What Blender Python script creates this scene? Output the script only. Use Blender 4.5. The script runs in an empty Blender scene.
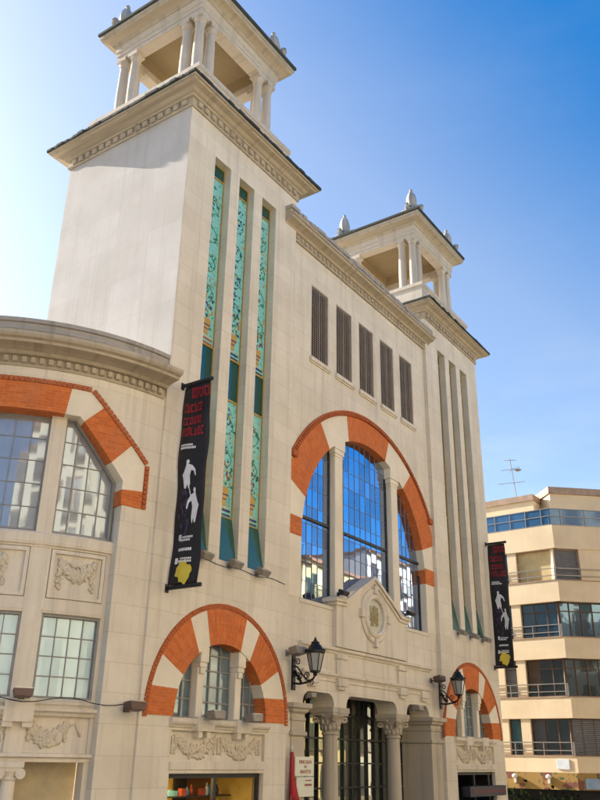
import bpy, bmesh, math, random
from mathutils import Vector, Matrix
from mathutils.geometry import tessellate_polygon
SC = bpy.context.scene
COL = SC.collection
R = math.radians
PI = math.pi
random.seed(7)

# ------------------------------------------------------------------ camera
cam_d = bpy.data.cameras.new('camera'); cam = bpy.data.objects.new('camera', cam_d); COL.objects.link(cam)
SC.camera = cam
def cam_axes(rx, ry, rz):
    f = Vector((-math.sin(rz)*math.cos(rx), math.cos(rz)*math.cos(rx), math.sin(rx)))
    r = Vector((math.cos(rz), math.sin(rz), 0)); u = r.cross(f)
    c, s = math.cos(ry), math.sin(ry)
    return c*r+s*u, -s*r+c*u, f
cr, cu, cf = cam_axes(0.4108, 0.0172, -0.9641)
M = Matrix((cr, cu, -cf)).transposed().to_4x4(); M.translation = Vector((-13.7562, -13.6434, 3.1))
cam.matrix_world = M
cam_d.sensor_fit = 'HORIZONTAL'; cam_d.sensor_width = 36.0; cam_d.lens = 824.2852/600*36
cam_d.clip_start = 0.1; cam_d.clip_end = 3000

# ------------------------------------------------------------------ light
SUN_EL = R(26.4); SUN_DIR = Vector((-0.111, 0.888, 0.444)).normalized()
w = bpy.data.worlds.new('World'); SC.world = w; w.use_nodes = True
nt = w.node_tree; nt.nodes.clear()
sky = nt.nodes.new('ShaderNodeTexSky'); sky.sky_type = 'NISHITA'; sky.sun_disc = False
sky.sun_elevation = SUN_EL; sky.sun_rotation = math.atan2(SUN_DIR.x, SUN_DIR.y)
sky.air_density = 1.0; sky.dust_density = 2.6; sky.ozone_density = 2.2; sky.altitude = 500
bg = nt.nodes.new('ShaderNodeBackground'); bg.inputs['Strength'].default_value = 0.068
gam = nt.nodes.new('ShaderNodeHueSaturation'); gam.inputs['Saturation'].default_value = 1.33      # deeper, more saturated blue away from the sun
wo = nt.nodes.new('ShaderNodeOutputWorld')
nt.links.new(sky.outputs[0], gam.inputs['Color'])
tcw = nt.nodes.new('ShaderNodeTexCoord'); sep = nt.nodes.new('ShaderNodeSeparateXYZ'); nt.links.new(tcw.outputs['Generated'], sep.inputs[0])
# saturation falls towards the horizon and towards the sun's side, as in a hazy sky
dt = nt.nodes.new('ShaderNodeVectorMath'); dt.operation = 'DOT_PRODUCT'; nt.links.new(tcw.outputs['Generated'], dt.inputs[0]); dt.inputs[1].default_value = SUN_DIR
ma = nt.nodes.new('ShaderNodeMath'); ma.operation = 'MULTIPLY_ADD'; nt.links.new(sep.outputs['Z'], ma.inputs[0]); ma.inputs[1].default_value = 2.2; ma.inputs[2].default_value = 1.45-2.2*.69+1.5*.35
mb = nt.nodes.new('ShaderNodeMath'); mb.operation = 'MULTIPLY_ADD'; nt.links.new(dt.outputs['Value'], mb.inputs[0]); mb.inputs[1].default_value = -1.5; nt.links.new(ma.outputs[0], mb.inputs[2])
mc = nt.nodes.new('ShaderNodeClamp'); nt.links.new(mb.outputs[0], mc.inputs[0]); mc.inputs[1].default_value = 1.0; mc.inputs[2].default_value = 1.5
nt.links.new(mc.outputs[0], gam.inputs['Saturation'])
cm = nt.nodes.new('ShaderNodeMapping'); cm.inputs['Scale'].default_value = (1.6, 1.6, 5.5); nt.links.new(tcw.outputs['Generated'], cm.inputs[0])
cn = nt.nodes.new('ShaderNodeTexNoise'); cn.inputs['Scale'].default_value = 2.2; cn.inputs['Detail'].default_value = 8; cn.inputs['Roughness'].default_value = .62; nt.links.new(cm.outputs[0], cn.inputs['Vector'])
cr2 = nt.nodes.new('ShaderNodeValToRGB'); cr2.color_ramp.elements[0].position = .50; cr2.color_ramp.elements[0].color = (0, 0, 0, 1); cr2.color_ramp.elements[1].position = .85; cr2.color_ramp.elements[1].color = (.30, .30, .30, 1); nt.links.new(cn.outputs[0], cr2.inputs[0])
cmx = nt.nodes.new('ShaderNodeMix'); cmx.data_type = 'RGBA'; mr2 = nt.nodes.new('ShaderNodeMapRange'); mr2.inputs[1].default_value = .28; mr2.inputs[2].default_value = .50; mr2.inputs[3].default_value = 1.0; mr2.inputs[4].default_value = .12; nt.links.new(sep.outputs['Z'], mr2.inputs[0])
mm2 = nt.nodes.new('ShaderNodeMath'); mm2.operation = 'MULTIPLY'; nt.links.new(cr2.outputs[0], mm2.inputs[0]); nt.links.new(mr2.outputs[0], mm2.inputs[1]); nt.links.new(mm2.outputs[0], cmx.inputs[0]); nt.links.new(gam.outputs[0], cmx.inputs[6]); cmx.inputs[7].default_value = (3.6, 3.8, 4.0, 1)
nt.links.new(cmx.outputs[2], bg.inputs[0]); nt.links.new(bg.outputs[0], wo.inputs[0])
sun_d = bpy.data.lights.new('sun', 'SUN'); sun_d.energy = 3.4; sun_d.angle = R(0.5); sun_d.color = (1.0, 0.93, 0.82)
sun = bpy.data.objects.new('sun', sun_d); COL.objects.link(sun)
sun.rotation_euler = SUN_DIR.to_track_quat('Z', 'Y').to_euler(); sun.location = (0, 0, 60)
SC.view_settings.view_transform = 'Standard'; SC.view_settings.look = 'None'
SC.view_settings.exposure = 2.15; SC.view_settings.gamma = 1.0; SC.view_settings.use_curve_mapping = False

# ------------------------------------------------------------------ materials
def newmat(name):
    m = bpy.data.materials.new(name); m.use_nodes = True
    return m, m.node_tree, m.node_tree.nodes['Principled BSDF']
def N(nt, t, **kw):
    n = nt.nodes.new(t)
    for k, v in kw.items():
        if k in n.inputs.keys() if hasattr(n.inputs, 'keys') else False: n.inputs[k].default_value = v
        else: setattr(n, k, v)
    return n
def ramp(nt, fac, stops):
    r = nt.nodes.new('ShaderNodeValToRGB'); cr_ = r.color_ramp
    while len(cr_.elements) < len(stops): cr_.elements.new(0.5)
    for e, (p, c) in zip(cr_.elements, stops):
        e.position = p; e.color = (*c, 1) if len(c) == 3 else c
    nt.links.new(fac, r.inputs[0]); return r.outputs[0]
def mixc(nt, fac, a, b, mode='MIX'):
    m = nt.nodes.new('ShaderNodeMix'); m.data_type = 'RGBA'; m.blend_type = mode
    for i, v in ((0, fac), (6, a), (7, b)):
        if hasattr(v, 'is_linked'): nt.links.new(v, m.inputs[i])
        else: m.inputs[i].default_value = v if i == 0 else (*v, 1)
    return m.outputs[2]
def noise(nt, vec, scale, detail=4, rough=.55):
    n = nt.nodes.new('ShaderNodeTexNoise'); n.inputs['Scale'].default_value = scale
    n.inputs['Detail'].default_value = detail; n.inputs['Roughness'].default_value = rough
    if vec is not None: nt.links.new(vec, n.inputs['Vector'])
    return n.outputs[0]
def mapping(nt, vec, scale=(1, 1, 1), loc=(0, 0, 0)):
    n = nt.nodes.new('ShaderNodeMapping'); n.inputs['Scale'].default_value = scale; n.inputs['Location'].default_value = loc
    nt.links.new(vec, n.inputs[0]); return n.outputs[0]
def tc(nt, which='UV'):
    return nt.nodes.new('ShaderNodeTexCoord').outputs[which]
def bump(nt, h, bsdf, strength=.3, dist=.02):
    b = nt.nodes.new('ShaderNodeBump'); b.inputs['Strength'].default_value = strength; b.inputs['Distance'].default_value = dist
    nt.links.new(h, b.inputs['Height']); nt.links.new(b.outputs[0], bsdf.inputs['Normal'])

def stone_mat(name, base, dark=.72, joints=True, stain=.5, rough=.85, bw=1.5, bh=.62, joint=.84):
    m, nt, b = newmat(name); uv = tc(nt, 'UV')
    n1 = noise(nt, uv, .55, 5); n2 = noise(nt, uv, 7, 6, .65)
    st = noise(nt, mapping(nt, uv, (3.2, .11, 1)), 1.0, 6, .65)
    d = tuple(c*dark for c in base)
    c = mixc(nt, ramp(nt, n1, [(.36, (0, 0, 0)), (.66, (1, 1, 1))]), base, (base[0]*.86, base[1]*.85, base[2]*.83))
    c = mixc(nt, ramp(nt, st, [(.50, (0, 0, 0)), (.74, (stain,)*3)]), c, d)
    c = mixc(nt, ramp(nt, n2, [(.35, (0, 0, 0)), (.8, (.35, .35, .35))]), c, tuple(x*.8 for x in base))
    gm = noise(nt, mapping(nt, uv, (.9, .5, 1), (3, 8, 0)), 1.7, 8, .72)
    c = mixc(nt, ramp(nt, gm, [(.55, (0, 0, 0)), (.75, (.28*stain+.06,)*3)]), c, (base[0]*.62, base[1]*.60, base[2]*.56))
    vo = nt.nodes.new('ShaderNodeTexVoronoi'); vo.feature = 'DISTANCE_TO_EDGE'; vo.inputs['Scale'].default_value = .45
    wv = nt.nodes.new('ShaderNodeVectorMath'); wv.operation = 'ADD'; nz = nt.nodes.new('ShaderNodeTexNoise'); nz.inputs['Scale'].default_value = 1.5; nz.inputs['Detail'].default_value = 5
    nt.links.new(uv, nz.inputs['Vector']); nt.links.new(nz.outputs['Color'], wv.inputs[0]); nt.links.new(uv, wv.inputs[1]); nt.links.new(wv.outputs[0], vo.inputs['Vector'])
    c = mixc(nt, ramp(nt, vo.outputs['Distance'], [(.0, (.10, .10, .10)), (.006, (0, 0, 0))]), c, (base[0]*.5, base[1]*.47, base[2]*.43))
    h = n2
    if joints:
        bt = nt.nodes.new('ShaderNodeTexBrick'); nt.links.new(uv, bt.inputs[0])
        bt.inputs['Scale'].default_value = 1; bt.inputs['Mortar Size'].default_value = .011; bt.inputs['Mortar Smooth'].default_value = .25
        bt.inputs['Brick Width'].default_value = bw; bt.inputs['Row Height'].default_value = bh
        bt.inputs['Color1'].default_value = (1, 1, 1, 1); bt.inputs['Color2'].default_value = (.93, .92, .905, 1); bt.inputs['Mortar'].default_value = (joint, joint*.98, joint*.95, 1)
        c = mixc(nt, 1.0, c, bt.outputs[0], 'MULTIPLY')
    nt.links.new(c, b.inputs['Base Color']); b.inputs['Roughness'].default_value = rough
    b.inputs['Specular IOR Level'].default_value = .25
    bump(nt, h, b, .25, .012)
    return m
def flat_mat(name, col, rough=.6, metal=0, var=.25, scale=3, spec=.5):
    m, nt, b = newmat(name); o = tc(nt, 'Object')
    n = noise(nt, o, scale, 5)
    c = mixc(nt, ramp(nt, n, [(.3, (0, 0, 0)), (.75, (1, 1, 1))]), col, tuple(x*(1-var) for x in col))
    nt.links.new(c, b.inputs['Base Color']); b.inputs['Roughness'].default_value = rough; b.inputs['Metallic'].default_value = metal
    b.inputs['Specular IOR Level'].default_value = spec
    return m
def brick_mat(name, a, bcol, mortar, sx=1, rowh=.07, bw=.24, mort=.006):
    m, nt, b = newmat(name); uv = tc(nt, 'UV')
    bt = nt.nodes.new('ShaderNodeTexBrick'); nt.links.new(uv, bt.inputs[0])
    bt.inputs['Scale'].default_value = 1; bt.inputs['Mortar Size'].default_value = mort; bt.inputs['Brick Width'].default_value = bw; bt.inputs['Row Height'].default_value = rowh
    bt.inputs['Color1'].default_value = (*a, 1); bt.inputs['Color2'].default_value = (*bcol, 1); bt.inputs['Mortar'].default_value = (*mortar, 1); bt.inputs['Bias'].default_value = 0
    n = noise(nt, uv, 5, 5); c = mixc(nt, ramp(nt, n, [(.35, (0, 0, 0)), (.8, (.6, .6, .6))]), bt.outputs[0], tuple(x*.55 for x in a))
    oi = nt.nodes.new('ShaderNodeObjectInfo'); c = mixc(nt, ramp(nt, oi.outputs['Random'], [(0, (0, 0, 0)), (1, (.2, .2, .2))]), c, tuple(x*.72 for x in a))
    g2 = noise(nt, uv, 1.3, 6, .7); c = mixc(nt, ramp(nt, g2, [(.5, (0, 0, 0)), (.75, (.4, .4, .4))]), c, (.30, .16, .09))
    nt.links.new(c, b.inputs['Base Color']); b.inputs['Roughness'].default_value = .85; b.inputs['Specular IOR Level'].default_value = .2
    bump(nt, bt.outputs['Fac'], b, .3, -.01)
    return m
def glass_mat(name, col, refl, mirror=.5, rough=.03, wav=.12, wscale=1.3):
    """opaque-looking window glass: dark room behind plus a mirror share"""
    m, nt, b = newmat(name); o = tc(nt, 'Object')
    n = noise(nt, o, 2.2, 3); c = mixc(nt, n, col, tuple(x*.65 for x in col))
    nt.links.new(c, b.inputs['Base Color']); b.inputs['Roughness'].default_value = .25; b.inputs['Specular IOR Level'].default_value = .4
    g = nt.nodes.new('ShaderNodeBsdfGlossy'); g.inputs['Color'].default_value = (*refl, 1); g.inputs['Roughness'].default_value = rough
    bp = nt.nodes.new('ShaderNodeBump'); bp.inputs['Strength'].default_value = wav; bp.inputs['Distance'].default_value = .02
    nt.links.new(noise(nt, o, wscale, 2), bp.inputs['Height']); nt.links.new(bp.outputs[0], g.inputs['Normal'])
    lw = nt.nodes.new('ShaderNodeLayerWeight'); lw.inputs[0].default_value = .35
    mm = nt.nodes.new('ShaderNodeMath'); mm.operation = 'MULTIPLY_ADD'; nt.links.new(lw.outputs['Fresnel'], mm.inputs[0]); mm.inputs[1].default_value = .6; mm.inputs[2].default_value = mirror; mm.use_clamp = True
    mx = nt.nodes.new('ShaderNodeMixShader'); nt.links.new(mm.outputs[0], mx.inputs[0]); nt.links.new(b.outputs[0], mx.inputs[1]); nt.links.new(g.outputs[0], mx.inputs[2])
    nt.links.new(mx.outputs[0], nt.nodes['Material Output'].inputs[0])
    return m
def mural_mat(name, seed):
    m, nt, b = newmat(name); uv = mapping(nt, tc(nt, 'Object'), (1, 1, 1), (seed, 0, seed*.7))
    base = mixc(nt, noise(nt, uv, 3, 4), (.19, .58, .54), (.30, .68, .62))
    v = nt.nodes.new('ShaderNodeTexVoronoi'); v.inputs['Scale'].default_value = 4.2; nt.links.new(uv, v.inputs[0])
    n = noise(nt, uv, 6.5, 5, .6)
    c = mixc(nt, ramp(nt, n, [(.57, (0, 0, 0)), (.62, (.75, .75, .75))]), base, (.10, .30, .20))
    n2 = noise(nt, mapping(nt, uv, (1, 1, 1), (5, 3, 1)), 7.5, 5, .6)
    c = mixc(nt, ramp(nt, n2, [(.60, (0, 0, 0)), (.64, (.9, .9, .9))]), c, (.52, .40, .10))
    n3 = noise(nt, mapping(nt, uv, (1, 1, 1), (9, 1, 4)), 11, 4, .6)
    c = mixc(nt, ramp(nt, n3, [(.66, (0, 0, 0)), (.68, (.9, .9, .9))]), c, (.05, .12, .25))
    bt = nt.nodes.new('ShaderNodeTexBrick'); nt.links.new(tc(nt, 'UV'), bt.inputs[0]); bt.offset = 0
    bt.inputs['Scale'].default_value = 1; bt.inputs['Brick Width'].default_value = .15; bt.inputs['Row Height'].default_value = .15; bt.inputs['Mortar Size'].default_value = .004
    bt.inputs['Color1'].default_value = (1, 1, 1, 1); bt.inputs['Color2'].default_value = (.93, .93, .93, 1); bt.inputs['Mortar'].default_value = (.6, .6, .6, 1)
    c = mixc(nt, 1.0, c, bt.outputs[0], 'MULTIPLY')
    nt.links.new(c, b.inputs['Base Color']); b.inputs['Roughness'].default_value = .3
    return m
STONE = stone_mat('bounce_warmed_ashlar', (.77, .69, .555), stain=.8, dark=.66)  # ashlar lightened and warmed, carrying bounce light in its base colour
TRIM = stone_mat('carved_stone', (.74, .655, .525), joints=False, stain=.8, dark=.55)
FLANK = stone_mat('low_bounce_grey_render', (.53, .495, .455), joints=True, stain=.55, dark=.66, bw=2.6, bh=1.3, joint=.93)  # flank render, also kept greyer than the front for its weaker bounce light
ENTST = stone_mat('weathered_entrance_stone', (.52, .45, .345), joints=False, stain=.9, dark=.5)
FIN = stone_mat('grey_finial_stone', (.46, .43, .39), joints=False, stain=.8, dark=.45)
VOUS = stone_mat('pale_voussoir_stone', (.82, .73, .57), joints=False, stain=.3)
CORN = stone_mat('weathered_shaded_cornice', (.47, .40, .30), joints=False, stain=.9, dark=.45)  # weathered stone, base colour darkened further for shade under the overhangs
PAV = stone_mat('pale_pavilion_stone', (.58, .51, .42), joints=False, stain=.8, dark=.5)
OCHRE = stone_mat('ochre_ceiling', (.33, .25, .14), joints=False, stain=.4)
RELIEF = stone_mat('relief_stone', (.66, .575, .44), joints=False, stain=.5, dark=.6)
BRICK = brick_mat('orange_brick', (.70, .185, .045), (.56, .125, .03), (.58, .24, .10), rowh=.075, bw=.26, mort=.007)
BRICKD = brick_mat('red_border_brick', (.52, .13, .04), (.44, .10, .03), (.40, .18, .08))
FLASH = flat_mat('dark_mossy_eave', (.055, .06, .05), .9, 0, .5, 4)
ATTIC = stone_mat('grey_attic_moulding', (.40, .36, .31), joints=False, stain=.9, dark=.45)
ROOF = flat_mat('flat_roof_gravel', (.28, .26, .23), .95)
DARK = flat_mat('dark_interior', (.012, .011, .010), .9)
IRON = flat_mat('black_iron', (.012, .012, .013), .45, .3)
FRAME = flat_mat('dark_steel_frame', (.035, .035, .036), .5, .2)
FRAMEG = flat_mat('grey_steel_frame', (.27, .26, .24), .55, .1)
G_MAIN = glass_mat('blue_mirror_glass', (.025, .04, .075), (.46, .55, .72), .60, .015, .07, .9)
G_WING = glass_mat('wing_upper_glass', (.33, .35, .36), (.52, .62, .72), .17, .03, .10, 1.1)
G_FROST = glass_mat('pale_blue_pane', (.38, .54, .58), (.70, .86, .92), .14, .12, .1)
G_ARCH = glass_mat('grey_blue_pane', (.13, .19, .22), (.62, .74, .82), .22, .10, .1)
G_DARK = glass_mat('dark_pane', (.012, .015, .014), (.8, .85, .8), .12, .02, .05)
G_TEAL = glass_mat('teal_pane', (.006, .075, .062), (.5, .8, .75), .05, .05, .1)
G_GREEN = glass_mat('green_hopper_pane', (.03, .115, .08), (.4, .6, .6), .03, .06, .1)
GOLD = flat_mat('gilt_edge', (.45, .29, .06), .45)
LOUV = flat_mat('brown_louvre_slat', (.46, .37, .28), .7, 0, .3)
CLOTH = flat_mat('black_banner_cloth', (.012, .010, .012), .7, 0, .4)
RED = flat_mat('red_print', (.30, .012, .02), .7); WHITE = flat_mat('white_print', (.75, .75, .76), .7)
YEL = flat_mat('yellow_print', (.72, .56, .05), .7); PURP = flat_mat('dark_purple_print', (.045, .03, .075), .7)
SIGN = flat_mat('cream_sign_panel', (.72, .70, .55), .5, 0, .06); SIGNRED = flat_mat('sign_lettering', (.38, .10, .06), .6)
REDCLOTH = flat_mat('red_cloth', (.42, .02, .02), .75)
LANT = glass_mat('lantern_glass', (.42, .42, .38), (.8, .8, .8), .15, .08, .05)
LENS = glass_mat('floodlight_lens', (.35, .33, .28), (.8, .8, .8), .2, .05, .05)
GREY = flat_mat('grey_fixture_metal', (.30, .265, .22), .5, .2)
PINK = flat_mat('bronze_fixture_metal', (.13, .075, .06), .5, .3)
GREENP = flat_mat('green_tile_leaf', (.03, .20, .10), .4); NAVY = flat_mat('navy_tile', (.02, .04, .16), .4); AMBER = flat_mat('amber_tile', (.55, .32, .05), .4); CREAMT = flat_mat('cream_tile', (.68, .62, .42), .4); RUST = flat_mat('rust_tile', (.40, .10, .04), .4)

# ------------------------------------------------------------------ mesh builders
def bev(bm): return bm
class B:
    def __init__(s): s.bm = bmesh.new()
    def box(s, x0, x1, y0, y1, z0, z1):
        v = [s.bm.verts.new(p) for p in ((x0,y0,z0),(x1,y0,z0),(x1,y1,z0),(x0,y1,z0),(x0,y0,z1),(x1,y0,z1),(x1,y1,z1),(x0,y1,z1))]
        for f in ((3,2,1,0),(4,5,6,7),(0,1,5,4),(1,2,6,5),(2,3,7,6),(3,0,4,7)): s.bm.faces.new([v[i] for i in f])
        return s
    def prism(s, poly, y0, y1, holes=()):
        """poly (x,z) with holes, from y0 (front) to y1"""
        loops = [list(poly)]+[list(h) for h in holes]
        pts = [[Vector((a, b, 0)) for a, b in l] for l in loops]
        tri = tessellate_polygon(pts); flat = [p for l in loops for p in l]
        F = [s.bm.verts.new((a, y0, b)) for a, b in flat]; K = [s.bm.verts.new((a, y1, b)) for a, b in flat]
        for t in tri:
            try: s.bm.faces.new([F[i] for i in t]); s.bm.faces.new([K[i] for i in reversed(t)])
            except ValueError: pass
        o = 0
        for l in loops:
            n = len(l)
            for i in range(n):
                j = (i+1) % n
                try: s.bm.faces.new((F[o+i], F[o+j], K[o+j], K[o+i]))
                except ValueError: pass
            o += n
        return s
    def xprof(s, x0, x1, prof):
        """closed profile of (out, z); out is towards -y"""
        a = [s.bm.verts.new((x0, -o, z)) for o, z in prof]; b = [s.bm.verts.new((x1, -o, z)) for o, z in prof]
        n = len(prof)
        for i in range(n):
            j = (i+1) % n; s.bm.faces.new((a[i], a[j], b[j], b[i]))
        s.bm.faces.new(a[::-1]); s.bm.faces.new(b)
        return s
    def ring(s, x0, x1, y0, y1, prof, closed=False):
        """profile (out, z) swept round a rectangle"""
        L = []
        for o, z in prof: L.append([s.bm.verts.new(p) for p in ((x0-o,y0-o,z),(x1+o,y0-o,z),(x1+o,y1+o,z),(x0-o,y1+o,z))])
        n = len(L)
        for k in range(n if closed else n-1):
            a, b = L[k], L[(k+1) % n]
            for i in range(4): s.bm.faces.new((a[i], a[(i+1) % 4], b[(i+1) % 4], b[i]))
        if not closed: s.bm.faces.new(L[0][::-1]); s.bm.faces.new(L[-1])
        return s
    def lathe(s, cx, cy, prof, n=16, flute=0):
        L = []
        for r, z in prof: L.append([s.bm.verts.new((cx+r*(1-flute*(i % 2))*math.cos(2*PI*i/n), cy+r*(1-flute*(i % 2))*math.sin(2*PI*i/n), z)) for i in range(n)])
        for a, b in zip(L, L[1:]):
            for i in range(n): s.bm.faces.new((a[i], a[(i+1) % n], b[(i+1) % n], b[i]))
        s.bm.faces.new(L[0][::-1]); s.bm.faces.new(L[-1])
        return s
    def tube(s, path, r, n=8):
        P = [Vector(p) for p in path]; L = []
        for i, p in enumerate(P):
            t = (P[min(i+1, len(P)-1)]-P[max(i-1, 0)]).normalized()
            a = t.cross(Vector((0, 0, 1)));
            if a.length < .05: a = t.cross(Vector((1, 0, 0)))
            a.normalize(); b = t.cross(a); rr = r[i] if isinstance(r, (list, tuple)) else r
            L.append([s.bm.verts.new(p+rr*(math.cos(2*PI*k/n)*a+math.sin(2*PI*k/n)*b)) for k in range(n)])
        for a, b in zip(L, L[1:]):
            for i in range(n): s.bm.faces.new((a[i], a[(i+1) % n], b[(i+1) % n], b[i]))
        s.bm.faces.new(L[0][::-1]); s.bm.faces.new(L[-1])
        return s
    def ball(s, c, r, sub=1, sc=(1, 1, 1)):
        m = Matrix.Translation(c) @ Matrix.Diagonal((*sc, 1))
        bmesh.ops.create_icosphere(s.bm, subdivisions=sub, radius=r, matrix=m); return s
    def cyl(s, a, b, r, n=16): return s.tube([a, b], r, n)
    def quad(s, pts):
        s.bm.faces.new([s.bm.verts.new(p) for p in pts]); return s
    def xf(s, m): s.bm.transform(m); return s
WC = (0.5, 5.52); WR = 5.55
def bendpt(p):
    ph = PI/4-p[0]/WR; rad = WR-.07-p[1]
    return Vector((WC[0]-rad*math.sin(ph), WC[1]-rad*math.cos(ph), p[2]))
def root(name, label, cat, loc=(0, 0, 0), group=None, kind=None):
    o = bpy.data.objects.new(name, None); COL.objects.link(o); o.location = loc; o.empty_display_size = .2
    o['label'] = label; o['category'] = cat
    if group: o['group'] = group
    return o
def done(b, name, mat, parent=None, bend=False, smooth=False, label=None, bis=True, keepuv=False, bevel=0, kind=None):
    bm = b.bm
    bmesh.ops.recalc_face_normals(bm, faces=bm.faces[:])
    if bevel:
        es = [e for e in bm.edges if len(e.link_faces) == 2 and e.calc_face_angle(0) > .6]
        bmesh.ops.bevel(bm, geom=es, offset=bevel, segments=1, affect='EDGES', profile=.7)
    if bend and bis:
        xs = [v.co.x for v in bm.verts]; k = math.floor(min(xs)/.2)*.2
        while k < max(xs):
            k += .2
            bmesh.ops.bisect_plane(bm, geom=bm.verts[:]+bm.edges[:]+bm.faces[:], plane_co=(k, 0, 0), plane_no=(1, 0, 0), dist=1e-5)
    if not keepuv:
        uv = bm.loops.layers.uv.verify(); bm.normal_update()
        for f in bm.faces:
            n = f.normal; ax = max(range(3), key=lambda i: abs(n[i]))
            for l in f.loops:
                c = l.vert.co
                l[uv].uv = (c.x, c.z) if ax == 1 else ((c.y, c.z) if ax == 0 else (c.x, c.y))
    if bend:
        for v in bm.verts: v.co = bendpt(v.co)
    if smooth:
        for f in bm.faces: f.smooth = True
    me = bpy.data.meshes.new(name); bm.to_mesh(me); bm.free(); me.materials.append(mat)
    o = bpy.data.objects.new(name, me); COL.objects.link(o)
    if parent:
        o.parent = parent
        pt = Vector((0, 0, 0)); q = parent
        while q: pt += q.location; q = q.parent
        if WORLD: o.location = -pt
    if smooth and smooth != 'all':
        try: me.set_sharp_from_angle(angle=R(38))
        except Exception: pass
    if label: o['label'] = label
    if kind: o['kind'] = kind
    return o
WORLD = True     # mesh coordinates are world coordinates unless switched off
def dup(o, parent=None, loc=None, rotz=None):
    c = o.copy(); COL.objects.link(c)
    if parent is not None: c.parent = parent
    if loc is not None: c.location = loc
    if rotz is not None: c.rotation_euler = (0, 0, rotz)
    for ch in list(o.children): dup(ch, c)
    return c
def arcpts(cx, cz, r, a0, a1, n):
    return [(cx+r*math.cos(R(a0+(a1-a0)*i/n)), cz+r*math.sin(R(a0+(a1-a0)*i/n))) for i in range(n+1)]
def rect(x0, x1, z0, z1): return [(x0, z0), (x1, z0), (x1, z1), (x0, z1)]
def struct(b, name, mat):
    o = done(b, name, mat); o['kind'] = 'structure'; return o

# ------------------------------------------------------------------ setting
def ground_mat(name, col, sc, joint=None):
    m, nt, b = newmat(name); o = tc(nt, 'Object'); n = noise(nt, o, sc, 8, .65); n2 = noise(nt, o, .25, 3)
    c = mixc(nt, n, col, tuple(x*.7 for x in col)); c = mixc(nt, ramp(nt, n2, [(.4, (0,0,0)), (.7, (.4,.4,.4))]), c, tuple(x*.75 for x in col))
    if joint:
        bt = nt.nodes.new('ShaderNodeTexBrick'); nt.links.new(o, bt.inputs[0]); bt.inputs['Scale'].default_value = 1; bt.inputs['Brick Width'].default_value = joint; bt.inputs['Row Height'].default_value = joint
        bt.inputs['Mortar Size'].default_value = .008; bt.inputs['Color1'].default_value = (1,1,1,1); bt.inputs['Color2'].default_value = (.93,.92,.9,1); bt.inputs['Mortar'].default_value = (.6,.58,.55,1)
        c = mixc(nt, 1.0, c, bt.outputs[0], 'MULTIPLY')
    nt.links.new(c, b.inputs['Base Color']); b.inputs['Roughness'].default_value = .9
    return m
EARTH = ground_mat('earth', (.20, .17, .13), .5); ASPH = ground_mat('asphalt', (.055, .054, .052), 20); PAVE = ground_mat('paving_slabs', (.48, .41, .31), 6, .5)
struct(B().quad([(-900,-900,-.02),(900,-900,-.02),(900,900,-.02),(-900,900,-.02)]), 'ground', EARTH)
struct(B().quad([(-120,-18.5,0),(120,-18.5,0),(120,-4.5,0),(-120,-4.5,0)]), 'road', ASPH)
struct(B().box(-5.0, 28, -4.5, 25, -.1, .13), 'pavement', PAVE)
struct(B().box(-120, 120, -40, -18.5, -.1, .13), 'square', PAVE)

# ------------------------------------------------------------------ market hall
W = 5.5; T2 = 15.33; D = 5.35; XC = 10.45; DC = .15
HALL = root('market_hall', 'pale stone market hall with two square towers, orange brick arches and a rounded wing', 'building', (10, 8, 0))
SL = [1.185, 2.375, 3.565]; SW = .752; SZ0, SZ1 = 7.77, 19.88

def arch_hole(cx, cz, r, zb, n=40):
    return [(cx-r, zb), (cx+r, zb)]+arcpts(cx, cz, r, 0, 180, n)
def ring_part(cx, cz, ri, ro, a_out, a_in, y0, y1, halfw=None, fro=None):
    """voussoir between angle pairs, radial uv"""
    b = B(); bm = b.bm; uv = bm.loops.layers.uv.verify(); n = max(3, int(abs(a_out[1]-a_out[0])/3.0))
    rows = []
    for i in range(n+1):
        t = i/n; ai = R(a_in[0]+(a_in[1]-a_in[0])*t); ao = R(a_out[0]+(a_out[1]-a_out[0])*t)
        P = Vector((cx+ri*math.cos(ai), cz+ri*math.sin(ai)))
        Q = Vector(fro(ao)) if fro else Vector((cx+ro*math.cos(ao), cz+ro*math.sin(ao)))
        rows.append((P, Q, (ai+ao)/2))
    V = [[bm.verts.new((p.x, y, p.y)) for p, y in ((P, y0), (Q, y0), (Q, y1), (P, y1))] for P, Q, a in rows]
    def face(vs, us):
        f = bm.faces.new(vs)
        for l, u in zip(f.loops, us): l[uv].uv = u
    rm = (ri+ro)/2
    for i in range(n):
        u0, u1 = rows[i][2]*rm, rows[i+1][2]*rm; A, C = V[i], V[i+1]
        for k in range(4):
            q = (k+1) % 4; vv = (0, ro-ri, ro-ri+y1-y0, 0)
            va, vb = vv[k], vv[q]
            if k == 3: va, vb = .4, 0
            face((A[k], A[q], C[q], C[k]), ((va, u0), (vb, u0), (vb, u1), (va, u1)))
    for r_, rev in ((V[0], 1), (V[-1], 0)): face(r_[::-1] if rev else r_, ((0,0),(.5,0),(.5,.3),(0,.3)))
    return b
def muntins(x0, x1, z0, z1, nx, nz, y, t=.035, d=.04, inside=None):
    """bars of a pane, clipped by inside(x) -> top z"""
    b = B()
    for i in range(nx+1):
        x = x0+(x1-x0)*i/nx; zt = inside(x) if inside else z1
        if zt > z0+.05: b.box(x-t/2, x+t/2, y-d, y+.01, z0, min(z1, zt))
    for k in range(nz+1):
        z = z0+(z1-z0)*k/nz; a, c = x0, x1
        if inside:
            xs = [x0+(x1-x0)*i/60 for i in range(61) if inside(x0+(x1-x0)*i/60) >= z]
            if len(xs) < 2: continue
            a, c = xs[0], xs[-1]
        b.box(a, c, y-d*.8, y+.012, z-t/2, z+t/2)
    return b
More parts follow.
